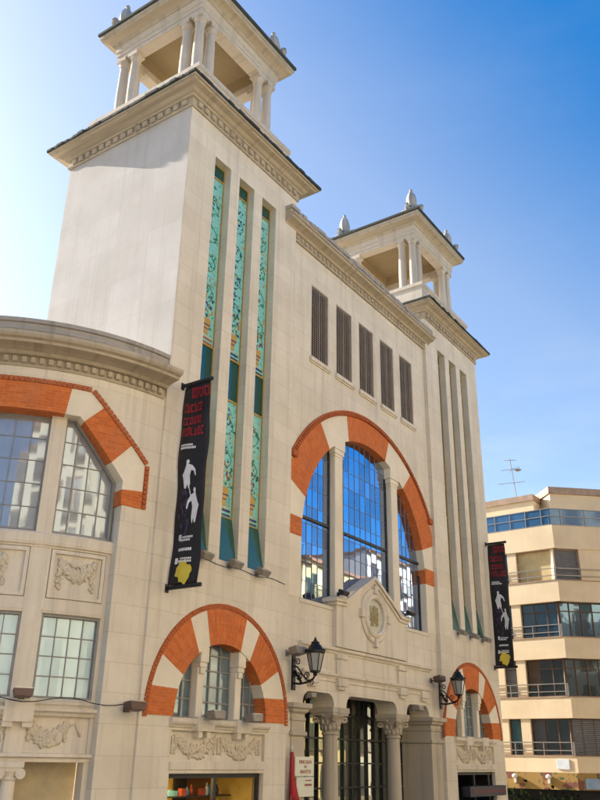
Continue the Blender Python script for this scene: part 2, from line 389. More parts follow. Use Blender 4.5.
# ---- front walls
def tower_wall(X0, acx):
    holes = [rect(X0+s, X0+s+SW, SZ0, SZ1) for s in SL]
    holes.append(arch_hole(acx, 3.95, 1.78, 3.9))
    holes.append(rect(acx-1.76, acx+1.76, 3.03, 3.66))
    outer = [(X0, 0), (acx-1.74, 0), (acx-1.74, 2.78), (acx+1.74, 2.78), (acx+1.74, 0), (X0+W, 0), (X0+W, 21.0), (X0, 21.0)]
    b = B().prism(outer, 0, .45, holes)
    # flanks, back and inner core behind the slots
    b.box(X0+.4, X0+W-.4, .6, .9, 7, 21)
    if X0 == 0: b.box(-.003, .4, .452, D, 0, 11.9)
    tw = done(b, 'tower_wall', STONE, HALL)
    # rendered flanks and back; the ashlar front returns 3 mm inside them
    b = B(); b.box(X0-.003, X0+.4, .003 if X0 == 0 else .447, D, 11.9 if X0 == 0 else 0, 21.0); b.box(X0+W-.4, X0+W+.003, .447, D, 0, 21.0); b.box(X0+.4, X0+W-.4, D-.4, D-.002, 0, 21.0)
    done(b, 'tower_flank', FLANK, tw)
    return tw
A1, A2 = 2.82, T2+2.62
TW1 = tower_wall(0, A1); TW2 = tower_wall(T2, A2)
def big_arch_hole(r):
    return [(XC-r, 7.42), (XC+r, 7.42)]+arcpts(XC, 9.25, r, 0, 180, 56)
LZ0, LZ1, LSP, LW = 15.43, 18.25, 1.6, 1.09
LX = [XC+(i-2)*LSP for i in range(5)]
# entrance opening with rounded upper corners
CX1, CX2 = XC-1.95, XC+1.95
EL, ER = 6.5, 14.45
def ent_outline():
    pts = [(EL, 0), (EL, 4.52)]
    def corner(xa, xb, left):
        return [(xa+.34*(1-math.cos(R(t))) if left else xa-.34*(1-math.cos(R(90-t))) if False else 0, 0) for t in ()]
    def bay(a, b):
        o = []
        for i in range(7): t = R(i*15); o.append((a+.32*(1-math.cos(t)), 4.52+.36*math.sin(t)))
        for i in range(7): t = R(90-i*15); o.append((b-.32*(1-math.cos(t)), 4.52+.36*math.sin(t)))
        return o
    pts = [(EL, 0)]+bay(EL, CX1-.34)+bay(CX1+.34, CX2-.34)+bay(CX2+.34, ER)+[(ER, 0)]
    return pts
eo = ent_outline()
outer = [(W, 0)]+eo+[(T2, 0), (T2, 19.5), (W, 19.5)]
b = B().prism(outer, DC, DC+.75, [rect(x-LW/2, x+LW/2, LZ0, LZ1) for x in LX]+[big_arch_hole(4.18)])
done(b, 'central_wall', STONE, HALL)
# body and roofs behind
b = B(); b.box(.6, 20.2, D+.01, 20, 0, 15.5); b.box(W+.02, T2-.02, 1.6, D-.01, 5.2, 19.2); b.box(5.6, 6.3, .9, D, 0, 5.0); b.box(14.7, 15.3, .9, D, 0, 5.0)
done(b, 'rear_block', STONE, HALL)
done(B().box(W, T2, DC+.2, D+.3, 19.5, 19.7), 'hall_roof', ROOF, HALL)
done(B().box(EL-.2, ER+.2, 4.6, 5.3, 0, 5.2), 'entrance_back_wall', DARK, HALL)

# ---- tower cornices, pavilions
def tower_top(X0, pcx):
    pr = [(-.1, 20.92), (.05, 20.92), (.07, 20.98), (.05, 21.0), (.05, 21.2), (.13, 21.22), (.15, 21.27), (.22, 21.30), (.30, 21.37), (.46, 21.41), (.50, 21.45), (.56, 21.46), (.56, 21.52), (-.1, 21.52)]
    c = done(B().ring(X0, X0+W, 0, D, pr), 'tower_cornice', CORN, HALL)
    b = B(); n = 17
    for i in range(n):
        x = X0+.1+(W-.2)*(i+.5)/n
        b.box(x-.1, x+.1, -.135, -.03, 21.01, 21.195); b.box(x-.1, x+.1, D+.03, D+.115, 21.02, 21.19)
    for i in range(16):
        y = .1+(D-.2)*(i+.5)/16
        b.box(X0-.135, X0-.03, y-.1, y+.1, 21.01, 21.195); b.box(X0+W+.03, X0+W+.115, y-.085, y+.085, 21.02, 21.19)
    done(b, 'dentil_band', CORN, c, bevel=.03)
    # dark ragged tile edge
    b = B()
    for (ax, L, side) in ((0, W+1.18, 0), (0, W+1.18, 1), (1, D+1.18, 0), (1, D+1.18, 1)):
        n = 26
        for i in range(n):
            a0 = L*i/n; a1 = L*(i+1)/n; j = random.uniform(.0, .05); k = random.uniform(0, .03)
            if ax == 0:
                y = -.59 if side == 0 else D+.19
                b.box(X0-.59+a0, X0-.59+a1, y-(j if side == 0 else 0), y+.4+(j if side else 0), 21.524, 21.60+k)
            else:
                x = X0-.59 if side == 0 else X0+W+.19
                b.box(x-(j if side == 0 else 0), x+.4+(j if side else 0), -.59+a0, -.59+a1, 21.526, 21.602+k)
    done(b, 'eave_tiles', FLASH, c)
    # plinth
    px, py, hx, hy = pcx-.04, 2.45, 2.41, 2.42
    done(B().ring(px-hx, px+hx, py-hy, py+hy, [(.06, 21.55), (.06, 21.9), (0, 21.93), (0, 22.60), (.05, 22.64), (.05, 22.80), (-.2, 22.82)]), 'plinth', PAV, HALL)
    cx, cy, kx, ky = pcx-.06, 2.42, 1.85, 1.75
    pav = done(B().ring(cx-kx-.2, cx+kx+.2, cy-ky-.2, cy+ky+.2,
        [(0, 25.62), (0, 25.76), (.03, 25.77), (.03, 25.92), (.07, 25.95), (.07, 26.12), (.1, 26.16), (-.42, 26.16), (-.42, 25.62)], closed=True), 'pavilion_entablature', PAV, HALL)
    done(B().ring(cx-kx-.2, cx+kx+.2, cy-ky-.2, cy+ky+.2, [(.0, 26.161), (.12, 26.163), (.18, 26.26), (.30, 26.34), (.44, 26.38), (.46, 26.46), (.50, 26.48), (.50, 26.6), (-.42, 26.6), (-.42, 26.161)], closed=True), 'pavilion_soffit', CORN, pav)
    done(B().box(cx-kx-.1, cx+kx+.1, cy-ky-.1, cy+ky+.1, 26.3, 26.4), 'pavilion_ceiling', OCHRE, pav)
    b = B().ring(cx-kx-.18+.4, cx+kx+.18-.4, cy-ky-.18+.4, cy+ky+.18-.4, [(-.004, 25.9), (-.004, 26.3), (-.12, 26.3), (-.05, 26.05), (-.03, 25.9)], closed=True)
    done(b, 'inner_cornice', OCHRE, pav)
    b = B().ring(cx-kx, cx+kx, cy-ky, cy+ky, [(.70, 26.604), (.76, 26.64), (.76, 26.74), (.1, 26.9), (-1.5, 27.3)])
    done(b, 'pavilion_roof', FLASH, pav)
    for sx in (-1, 1):
        for sy in (-1, 1):
            for (ox, oy) in ((0, 0), (.55, 0), (0, .55)):
                x = cx+sx*(kx-ox); y = cy+sy*(ky-oy)
                b = B().lathe(x, y, [(.23, 22.70), (.23, 22.84), (.2, 22.87), (.215, 22.92), (.185, 22.97), (.175, 23.0), (.178, 23.9), (.15, 25.24), (.15, 25.27), (.18, 25.30), (.15, 25.33), (.16, 25.38), (.21, 25.45), (.21, 25.49)], 18)
                b.box(x-.21, x+.21, y-.21, y+.21, 25.49, 25.62)
                done(b, 'pavilion_column', PAV, pav, smooth=True)
            # finial: block, scrolls either side, fluted sheaf with a knob
            x, y, z = cx+sx*(kx+.12), cy+sy*(ky+.12), 26.72
            b = B().box(x-.42, x+.42, y-.3, y+.3, z-.08, z+.16).box(x-.3, x+.3, y-.24, y+.24, z+.16, z+.36)
            b.lathe(x, y, [(.22, z+.34), (.28, z+.42), (.22, z+.5), (.2, z+.56), (.265, z+.78), (.275, z+.95), (.22, z+1.2), (.13, z+1.38), (.06, z+1.44), (.10, z+1.52), (.06, z+1.61), (.01, z+1.64)], 16, .16)
            for k in (-1, 1):
                for ax in (0, 1):
                    p = [(k*(.36+.2*(1-i/20)*math.cos(i*.55+2.2)+.05), z+.40+.2*(1-i/20)*math.sin(i*.55+2.2)) for i in range(15)]
                    b.tube([(x+u, y, v) if ax == 0 else (x, y+u, v) for u, v in p], [.12-.004*i for i in range(15)], 7)
            done(b, 'finial', FIN, pav, smooth=True)
tower_top(0, 2.62); tower_top(T2, 2.45+T2)

# ---- central cornice
pr = [(-.3, 19.42), (.05, 19.42), (.07, 19.48), (.05, 19.5), (.05, 19.66), (.13, 19.68), (.17, 19.75), (.3, 19.80), (.42, 19.83), (.44, 19.9), (.50, 19.92), (.50, 20.0), (.36, 20.06), (.36, 20.16), (.1, 20.24), (-.3, 20.26)]
pr = [(o-DC+.02, z) for o, z in pr]
CC = done(B().xprof(4.86, 15.62, pr), 'central_cornice', CORN, HALL)
b = B()
for i in range(36):
    x = W+.05+(T2-W-.1)*(i+.5)/36; b.box(x-.075, x+.075, DC-.13, DC-.03, 19.51, 19.65)
done(b, 'dentil_band', CORN, CC, bevel=.025)

b = B()
for i in range(46):
    x0 = 4.84+(15.64-4.84)*i/46; x1 = 4.84+(15.64-4.84)*(i+1)/46; j = random.uniform(-.02, .05)
    b.box(x0, x1, DC-.40-j, DC+.2, 20.165+random.uniform(0, .02), 20.30+random.uniform(0, .05))
done(b, 'cornice_capping', ATTIC, CC)
# ---- louvres
first = None
for x in LX:
    y = DC
    lv = done(B().box(x-LW/2-.08, x+LW/2+.08, y-.09, y+.06, LZ0-.14, LZ0-.004).box(x-LW/2-.05, x+LW/2+.05, y-.05, y+.06, LZ0-.2, LZ0-.142), 'louvre_window', TRIM, HALL)
    b = B()
    for k in range(30):
        z = LZ0+.05+k*(LZ1-LZ0-.06)/30
        s_ = [(x-LW/2+.05, y+.02, z-.005), (x+LW/2-.05, y+.02, z-.005), (x+LW/2-.05, y+.09, z+.05), (x-LW/2+.05, y+.09, z+.05)]
        vs = [b.bm.verts.new(p) for p in s_]+[b.bm.verts.new((p[0], p[1]+.006, p[2]+.016)) for p in s_]
        for f in ((0,1,2,3),(7,6,5,4),(0,4,5,1),(1,5,6,2),(2,6,7,3),(3,7,4,0)): b.bm.faces.new([vs[i] for i in f])
    done(b, 'slats', LOUV, lv)
    b = B().prism(rect(x-LW/2, x+LW/2, LZ0, LZ1), y+.004, y+.12, [rect(x-LW/2+.05, x+LW/2-.05, LZ0+.05, LZ1-.05)])
    for q in range(1, 8): b.box(x-LW/2+.05+q*(LW-.1)/8-.009, x-LW/2+.05+q*(LW-.1)/8+.009, y+.008, y+.018, LZ0+.05, LZ1-.05)
    b.box(x-.02, x+.02, y+.012, y+.03, LZ0+.05, LZ1-.05)
    done(b, 'louvre_frame', LOUV, lv)
    done(B().quad([(x-LW/2, y+.16, LZ0), (x+LW/2, y+.16, LZ0), (x+LW/2, y+.16, LZ1), (x-LW/2, y+.16, LZ1)]), 'louvre_backing', DARK, lv)

# ---- tiled slots
MUR = [mural_mat('ceramic_mural_%s' % c, i*3.7) for i, c in enumerate(('a', 'b', 'c'))]
MURG = flat_mat('dull_grey_green_tile', (.17, .20, .18), .5)
def leaf(b, x, y, z, L, wd, ang):
    c, s = math.cos(ang), math.sin(ang)
    P = [(0, 0), (L*.4, wd), (L, 0), (L*.4, -wd)]
    b.prism([(x+c*p-s*q, z+s*p+c*q) for p, q in P], y-.012, y)
def slot(X0, i):
    x0 = X0+SL[i]; x1 = x0+SW; y = .27 if X0 == 0 else .30
    fr = done(B().prism(rect(x0, x1, 9.0, SZ1), y-.03, y+.05, [rect(x0+.03, x1-.03, 9.03, 12.37), rect(x0+.03, x1-.03, 12.43, 13.66), rect(x0+.03, x1-.03, 13.72, 19.38), rect(x0+.03, x1-.03, 19.44, SZ1-.02)]), 'tiled_slot', GOLD, HALL)
    rnd = random.Random(i*5+1)
    for z0, z1 in ((13.7, 19.4), (9.02, 12.4)):
        done(B().box(x0+.01, x1-.01, y, y+.04, z0, z1), 'mural_panel', MUR[i] if X0 == 0 else MURG, fr)
        # scrolling stems, leaves and a vase of fruit
        bs, bl, bv, bf = B(), B(), B(), B(); xm = (x0+x1)/2; L = z1-z0
        zz = z0+1.35; side = 1
        while zz < z1-.4:
            p = [(xm+side*.22*math.sin(PI*k/8), y-.006, zz+.55*k/8) for k in range(9)]
            bs.tube(p, .011, 5)
            for k in range(5): leaf(bl, xm+side*rnd.uniform(-.05, .26), y, zz+rnd.uniform(0, .5), rnd.uniform(.08, .15), rnd.uniform(.025, .045), rnd.uniform(0, 6.3))
            for k in range(3): bf.cyl((xm-side*rnd.uniform(-.1, .25), y-.012, zz+rnd.uniform(0, .5)), (xm-side*.1, y, zz+.2), .03, 7) if False else bf.ball((xm-side*rnd.uniform(-.1, .26), y, zz+rnd.uniform(0, .5)), rnd.uniform(.025, .045), 1, (1, .4, 1))
            zz += .5; side = -side
        bv.prism([(xm-.10, z0+.32), (xm+.10, z0+.32), (xm+.06, z0+.44), (xm+.15, z0+.58), (xm+.19, z0+.76), (xm+.13, z0+.84), (xm-.13, z0+.84), (xm-.19, z0+.76), (xm-.15, z0+.58), (xm-.06, z0+.44)], y-.015, y)
        bn = B().box(xm-.17, xm+.17, y-.019, y-.014, z0+.60, z0+.64).box(xm-.1, xm+.1, y-.019, y-.014, z0+.48, z0+.51)
        br_ = B(); bg_ = B()
        for k in range(34):
            q = (bv, br_, bg_, bn)[k % 4]; q.ball((xm+rnd.uniform(-.28, .28), y, z0+rnd.uniform(.86, 1.55)), rnd.uniform(.028, .06), 1, (1, .3, 1))
        for k in range(10): leaf(bg_, xm+rnd.uniform(-.25, .25), y, z0+rnd.uniform(.25, 1.5), .14, .035, rnd.uniform(0, 6.3))
        done(bn, 'vase_band', NAVY, fr); done(br_, 'mural_flower', RUST, fr); done(bg_, 'vase_leaf', GREENP, fr)
        done(bs, 'mural_stem', GREENP, fr); done(bl, 'mural_leaf', [GREENP, NAVY, GREENP][i], fr); done(bf, 'mural_fruit', [AMBER, NAVY, RUST][i], fr); done(bv, 'mural_vase', AMBER, fr)
        done(B().box(x0+.09, x1-.09, y-.012, y, z0+.16, z0+.22).box(x0+.09, x1-.09, y-.012, y, z0+.04, z0+.09), 'mural_base_stripe', [RUST, NAVY, NAVY][i], fr)
        bb = B()
        for k in range(4): bb.box(x0+.1+k*.14, x0+.18+k*.14, y-.014, y, z0+.24, z0+.29)
        done(bb, 'mural_check', CREAMT, fr)
    done(B().box(x0+.01, x1-.01, y+.005, y+.03, 12.4, 13.69), 'dark_pane', G_TEAL, fr)
    done(B().box(x0+.01, x1-.01, y+.005, y+.03, 19.4, SZ1-.003), 'dark_pane', G_TEAL, fr)
    b = B()
    P = [(x0+.005, y-.02, 9.0), (x1-.005, y-.02, 9.0), (x1-.005, .03, SZ0+.02), (x0+.005, .03, SZ0+.02)]
    vs = [b.bm.verts.new(p) for p in P]+[b.bm.verts.new((p[0], p[1]+.03, p[2]+.005)) for p in P]
    for f in ((0,1,2,3),(7,6,5,4),(0,4,5,1),(1,5,6,2),(2,6,7,3),(3,7,4,0)): b.bm.faces.new([vs[k] for k in f])
    done(b, 'hopper_pane', G_GREEN, fr)
for X0 in (0, T2):
    for i in range(3): slot(X0, i)

# ---- small arches in the towers
def festoon(b, xa, xb, z, sag, y, n=26, r=.07, rnd=random.Random(3)):
    n = int(n*1.5); r *= 1.15
    for i in range(n):
        t = i/(n-1); x = xa+(xb-xa)*t; zz = z-sag*(1-(2*t-1)**2); th = .5+.9*(1-(2*t-1)**2)
        for k in range(3):
            b.ball((x+rnd.uniform(-.03, .03), y-rnd.uniform(-.01, .03), zz+rnd.uniform(-.08, .08)*th), r*rnd.uniform(.4, .75), 1, (1, .8, 1))
            a = rnd.uniform(0, 6.3); c_, s_ = math.cos(a), math.sin(a); q = Matrix.Translation((x+rnd.uniform(-.02, .02), y-.01, zz+rnd.uniform(-.09, .09)*th)) @ Matrix.Rotation(a, 4, 'Y') @ Matrix.Rotation(rnd.uniform(-.5, .5), 4, 'X') @ Matrix.Diagonal((1.5*r, .5*r, .62*r, 1))
            bmesh.ops.create_icosphere(b.bm, subdivisions=1, radius=1, matrix=q)
    for x in (xa, xb):
        for i in range(7): b.ball((x+rnd.uniform(-.03, .03), y, z-.06*i*sag*3+.02), r*.75, 1, (1, .7, 1))
def border(pts, y0, y1, w=.12, step=.1, gap=.25):
    """row of small bricks set along a polyline on the outside of an arch"""
    b = B(); acc = 0
    for (x0, z0), (x1, z1) in zip(pts, pts[1:]):
        L = math.hypot(x1-x0, z1-z0); n = max(1, round(L/step)); tx, tz = (x1-x0)/L, (z1-z0)/L
        for i in range(n):
            a = L*(i+gap/2)/n; c = L*(i+1-gap/2)/n
            P = [(x0+tx*a, z0+tz*a), (x0+tx*c, z0+tz*c)]
            nx, nz = -tz, tx
            b.prism([P[0], P[1], (P[1][0]-nx*w, P[1][1]-nz*w), (P[0][0]-nx*w, P[0][1]-nz*w)], y0, y1)
    return b
def small_arch(cx):
    cz, ri, ro = 3.95, 1.75, 2.6
    AO = [180, 166.5, 150, 122, 108, 72, 58, 30, 13.5, 0]; AI = [180, 160.5, 149, 124.5, 110, 70, 55.5, 31, 19.5, 0]
    win = None
    # sill is the part that carries the rest
    s = B().xprof(cx-1.86, cx+1.86, [(-.3, 3.72), (.03, 3.72), (.05, 3.76), (.10, 3.8), (.12, 3.84), (.12, 3.92), (-.3, 3.94)])
    for o in (-.73, .73):
        s.box(cx+o-.3, cx+o+.3, -.15, .3, 3.66, 3.965); s.box(cx+o-.22, cx+o-.08, -.11, .1, 3.52, 3.66); s.box(cx+o+.08, cx+o+.22, -.11, .1, 3.52, 3.66)
    win = done(s, 'arched_window', TRIM, HALL)
    for k in range(9):
        br = k % 2 == 0
        rp = ring_part(cx, cz, ri, ro, (AO[k], AO[k+1]), (AI[k], AI[k+1]), -.022 if br else -.016, .40)
        done(rp, 'brick_voussoir' if br else 'stone_voussoir', BRICK if br else VOUS, win, keepuv=br)
    pts = [(cx+2.61, 3.9)]+arcpts(cx, cz, 2.61, 0, 180, 24)+[(cx-2.61, 3.9)]
    done(border(pts, -.035, .03, .12, .085, .10), 'brick_border', BRICKD, win)
    y = .34
    done(B().prism([(cx-1.78, 3.9), (cx+1.78, 3.9)]+arcpts(cx, cz, 1.78, 0, 180, 32), y, y+.03), 'glass', G_ARCH, win)
    def ins(x): return cz+math.sqrt(max(0, 1.76**2-(x-cx)**2))
    b = muntins(cx-.58, cx+.58, 3.96, 5.8, 3, 5, y, .035, .04, ins)
    for a, c in ((cx-1.74, cx-.88), (cx+.88, cx+1.74)):
        bb = muntins(a, c, 3.96, 5.6, 3, 4, y, .035, .04, ins); me = bpy.data.meshes.new('t'); bb.bm.to_mesh(me); b.bm.from_mesh(me); bb.bm.free(); bpy.data.meshes.remove(me)
    done(b, 'muntins', FRAMEG, win)
    for o in (-.73, .73):
        h = cz+math.sqrt(1.76**2-.73**2)
        b = B().box(cx+o-.12, cx+o+.12, .12, y+.01, 3.96, h)
        b.box(cx+o-.15, cx+o+.15, .01, y, h-.34, h+.02); b.box(cx+o-.13, cx+o+.13, .04, y, h-.46, h-.34); b.box(cx+o-.09, cx+o+.09, .05, y, h-.60, h-.46)
        done(b, 'window_pier', VOUS, win, bevel=.012)
    # frieze with festoons
    b = B().box(cx-1.78, cx+1.78, .09, .2, 3.0, 3.7)
    fz = done(b, 'frieze_panel', TRIM, HALL)
    b = B(); rr = random.Random(11)
    for a, c in ((cx-1.5, cx-.12), (cx+.12, cx+1.5)):
        f_ = B(); festoon(f_, a, c, 3.50, .30, .085, 22, .055, rr); done(f_, 'garland_swag', RELIEF, fz, smooth='all')
    for x in (cx, cx-1.62, cx+1.62):
        for k in range(6): b.ball((x, .08, 3.2+.06*k), .05, 1, (1, .6, 1))
    done(b, 'festoon_relief', RELIEF, fz, smooth='all')
    done(B().xprof(cx-1.76, cx+1.76, [(-.2, 2.76), (-.01, 2.76), (-.01, 2.82), (.03, 2.84), (.03, 3.0), (-.2, 3.03)]), 'shop_lintel', TRIM, HALL)
    return win
small_arch(A1); small_arch(A2)
# plinth moulding on the tower corner
# ---- shop windows
SHOPW = flat_mat('warm_shop_wall', (.78, .55, .13), .8)
lampm, lnt, lb = newmat('lit_lamp'); lb.inputs['Emission Color'].default_value = (1, .72, .3, 1); lb.inputs['Emission Strength'].default_value = 14.0; lb.inputs['Base Color'].default_value = (1, .9, .6, 1)
def shop(cx, goods):
    x0, x1 = cx-1.73, cx+1.73
    b = B().prism(rect(x0, x1, .13, 2.755), .12, .2, [rect(x0+.09, cx-.05, .6, 2.66), rect(cx+.05, x1-.09, .6, 2.66)])
    sh = done(b, 'shop_window', FRAME, HALL)
    b = B(); b.box(x0+.1, x1-.1, 1.6, 1.7, .2, 2.75); b.box(x0, x0+.05, .3, 1.6, .2, 2.75); b.box(x1-.05, x1, .3, 1.6, .2, 2.75); b.box(x0, x1, .3, 1.7, 2.74, 2.752)
    done(b, 'shop_interior', SHOPW if goods else DARK, sh)
    if goods:
        ms = [flat_mat('goods_white', (.6, .65, .65), .5), flat_mat('goods_black', (.02, .02, .03), .5), flat_mat('goods_blue', (.12, .3, .4), .5), flat_mat('goods_red', (.35, .06, .03), .5)]
        rr = random.Random(5)
        for z in (1.35, 1.85, 2.25): done(B().box(x0+.12, x1-.12, .9, 1.2, z-.03, z), 'shop_shelf', FRAME, sh)
        cols = ('white', 'black', 'blue', 'red')
        for q in range(40):
            k = rr.choice((0, 0, 1, 1, 1, 2, 3)); z = (1.35, 1.85, 2.25)[q % 3]; y = rr.uniform(.96, 1.1); w_ = rr.uniform(.04, .085); h_ = rr.uniform(.14, .3)
            x = x0+.25+(x1-x0-.5)*((q//3)+rr.uniform(.2, .8))/14
            b = B(); jar = rr.random() < .5
            if jar: b.lathe(x, y, [(w_*.8, z), (w_, z+h_*.2), (w_*.9, z+h_*.6), (w_*.35, z+h_*.75), (w_*.35, z+h_)], 12)
            else: b.box(x-w_, x+w_, y-.06, y+.06, z, z+h_*.7)
            o = done(b, 'shop_bottle' if jar else 'shop_carton', ms[k], None)
            o['label'] = 'small %s %s on a shelf in the lit shop window' % (cols[k], 'bottle' if jar else 'carton'); o['category'] = 'bottle' if jar else 'carton'; o['group'] = '%s %ss in the shop window' % (cols[k], 'bottle' if jar else 'carton')
        done(B().box(cx-1.2, cx-.7, .7, .9, 2.66, 2.72), 'shop_lamp', lampm, sh)
        done(B().box(cx-.1, cx+.35, 1.3, 1.35, .3, 2.7), 'shop_backdrop', DARK, sh); done(B().box(cx+.36, x1-.15, 1.42, 1.46, .3, 2.7), 'shop_backdrop', flat_mat('brown_back_panel', (.20, .09, .03), .7), sh)
shop(A1, True); shop(A2, False)

# ---- main arched window
def main_window():
    cz, ri = 9.25, 4.15; HW = 4.87; ROc, RO = 8.86, 5.42
    def fro(a):     # outer outline: arc clipped by the vertical jambs
        dx, dz = math.cos(a), math.sin(a)
        k = (cz-ROc); B_ = dz*k; C_ = k*k-RO*RO; t = -B_+math.sqrt(B_*B_-C_)
        if abs(dx) > 1e-6: t = min(t, HW/abs(dx))
        return (XC+dx*t, cz+dz*t)
    y0 = DC
    win = done(B().xprof(XC-4.2, XC+4.2, [(-.4-DC, 7.30), (-DC+.03, 7.30), (-DC+.03, 7.41), (-.4-DC, 7.43)]), 'great_window', TRIM, HALL)
    for m in (-1, 1):
        xa, xb = sorted((XC+m*HW, XC+m*ri)); done(B().prism(rect(xa, xb, 7.42, 9.22), y0-.012, y0+.42), 'window_jamb', VOUS, win)
    A = [0, 15, 50, 72, 108, 130, 165, 180]
    AO = [6.5, 17.5, 51, 72.5, 107, 128, 161, 173.5]; AI = [7.6, 17, 52, 73, 109, 128.5, 162.5, 172.4]
    segs = [('w', 0), ('b', 1), ('w', 2), ('b', 3), ('w', 4), ('b', 5), ('w', 6)]
    for kind, k in segs:
        rp = ring_part(XC, cz, ri, 5.1, (AO[k], AO[k+1]), (AI[k], AI[k+1]), y0-(.024 if kind == 'b' else .015), y0+.42, fro=fro)
        done(rp, 'brick_voussoir' if kind == 'b' else 'stone_voussoir', BRICK if kind == 'b' else VOUS, win, keepuv=kind == 'b')
    for sx in (-1, 1):
        x0, x1 = sorted((XC+sx*ri, XC+sx*HW))
        done(B().box(x0, x1, y0-.022, y0+.42, 9.222, 9.80), 'brick_band', BRICK, win)
    pts = [p for p in arcpts(XC, ROc, RO+.005, 32, 148, 44)]
    done(border(pts, y0-.09, y0+.02, .13, .13, .35), 'brick_border', BRICKD, win)
    pts = [p for p in arcpts(XC, ROc, RO+.135, 32, 148, 44)]
    done(border(pts, y0-.06, y0+.02, .05, .3, 0), 'border_fillet', BRICKD, win)
    b = B()
    for a in (32, 148):
        x, z = XC+(RO+.08)*math.cos(R(a)), ROc+(RO+.08)*math.sin(R(a)); b.box(x-.14, x+.14, y0-.14, y0+.05, z-.16, z+.06)
    done(b, 'border_stop', BRICKD, win, bevel=.03)
    yg = y0+.27
    def ins(x): return cz+math.sqrt(max(0, (ri-.02)**2-(x-XC)**2))
    P = 1.93
    groups = [(XC-ri+.03, XC-P-.28, 6), (XC-P+.28, XC+P-.28, 9), (XC+P+.28, XC+ri-.03, 6)]
    gb = B(); rg = random.Random(31)
    for a, c, n in groups:              # every pane set a hair off true
        for i in range(n):
            for k in range(10):
                xa, xb = a+(c-a)*i/n, a+(c-a)*(i+1)/n; za, zb = 7.44+5.96*k/10, 7.44+5.96*(k+1)/10
                if max(ins(xa), ins(xb)) < za: continue
                tx, tz = rg.uniform(-.0006, .0006), rg.uniform(-.0012, .0012); q = [(xa, yg-tx-tz, za), (xb, yg+tx-tz, za), (xb, yg+tx+tz, zb), (xa, yg-tx+tz, zb)]
                gb.quad(q)
    gb.box(XC-ri, XC+ri, yg+.03, yg+.04, 7.41, 13.4)
    done(gb, 'glass', G_MAIN, win)
    b = B(); bt = B()
    for a, c, n in groups:
        bb = muntins(a, c, 7.44, 13.4, n, 10, yg, .013, .015, ins); me = bpy.data.meshes.new('t'); bb.bm.to_mesh(me); b.bm.from_mesh(me); bb.bm.free(); bpy.data.meshes.remove(me)
        bt.box(a, c, yg-.06, yg+.012, 9.95, 10.03)
        for x in (a, c):
            if ins(x) > 7.6: bt.box(x-.022, x+.022, yg-.04, yg+.014, 7.44, ins(x))
    bt.box(groups[0][0], groups[2][1], yg-.06, yg+.016, 7.42, 7.5)
    done(b, 'muntins', flat_mat('blue_grey_bar', (.20, .24, .33), .5), win); done(bt, 'window_frame', FRAME, win)
    for o in (-P, P):
        h = cz+math.sqrt(ri*ri-P*P)
        b = B().box(XC+o-.24, XC+o+.24, y0+.03, yg+.02, 7.42, h)
        b.box(XC+o-.34, XC+o+.34, y0-.02, yg, h-.25, h+.14); b.box(XC+o-.30, XC+o+.30, y0+.0, yg, h-.42, h-.25); b.box(XC+o-.27, XC+o+.27, y0+.012, yg, h-.52, h-.47)
        done(b, 'window_pier', VOUS, win, bevel=.015)
    # sill, pediment and oculus
    zp0 = 7.72; h = 2.45; px = XC-.1
    ped = done(B().prism([(px-h+.15, 6.23), (px+h-.15, 6.23), (px+h-.15, zp0), (px+.7, zp0+.5), (px, zp0+.86), (px-.7, zp0+.5), (px-h+.15, zp0)], y0-.16, y0+.3), 'pediment', TRIM, HALL)
    path = [(px-h, zp0-.04), (px-h+.65, zp0-.02), (px-.95, zp0+.48), (px, zp0+1.0), (px+.95, zp0+.48), (px+h-.65, zp0-.02), (px+h, zp0-.04)]
    lo = [(a, c-.12) for a, c in path[::-1]]
    b = B().prism(path+lo, y0-.27, y0+.34)
    lo2 = [(a*1+0, c-.12) for a, c in path]; lo3 = [(a, c-.22) for a, c in path[::-1]]
    b.prism([(px+(a-px)*.97, c+.001) for a, c in lo2]+[(px+(a-px)*.97, c) for a, c in lo3], y0-.21, y0+.3)
    done(b, 'pediment_coping', TRIM, ped)
    ox, oz = px, 7.42
    b = B(); n = 40
    prof = [(.54, -.165), (.54, -.25), (.60, -.29), (.68, -.26), (.70, -.21), (.76, -.21), (.80, -.24), (.86, -.21), (.87, -.165)]
    rows = [[b.bm.verts.new((ox+r_*math.cos(2*PI*i/n), y0+yy, oz+r_*math.sin(2*PI*i/n))) for i in range(n)] for r_, yy in prof]
    for a, c in zip(rows, rows[1:]):
        for i in range(n): b.bm.faces.new((a[i], a[(i+1) % n], c[(i+1) % n], c[i]))
    for k in range(4):
        a = k*PI/2; cx_, cz_ = ox+.85*math.cos(a), oz+.85*math.sin(a); b.box(cx_-.1, cx_+.1, y0-.29, y0-.15, cz_-.13, cz_+.13)
    oc = done(b, 'oculus_ring', TRIM, ped, smooth=True)
    done(B().cyl((ox, y0-.172, oz), (ox, y0-.15, oz), .56, 40), 'oculus_disc', flat_mat('oculus_disc_paint', (.62, .60, .48), .5, 0, .3, 5), ped)
    b = B(); rr = random.Random(2)
    for k in range(16):
        b.tube([(ox+rr.uniform(-.28, .28), y0-.18, oz+rr.uniform(-.35, .35)) for _ in range(4)], .018, 5)
    done(b, 'oculus_emblem', flat_mat('emblem_gilt', (.42, .34, .16), .5), ped)
main_window()
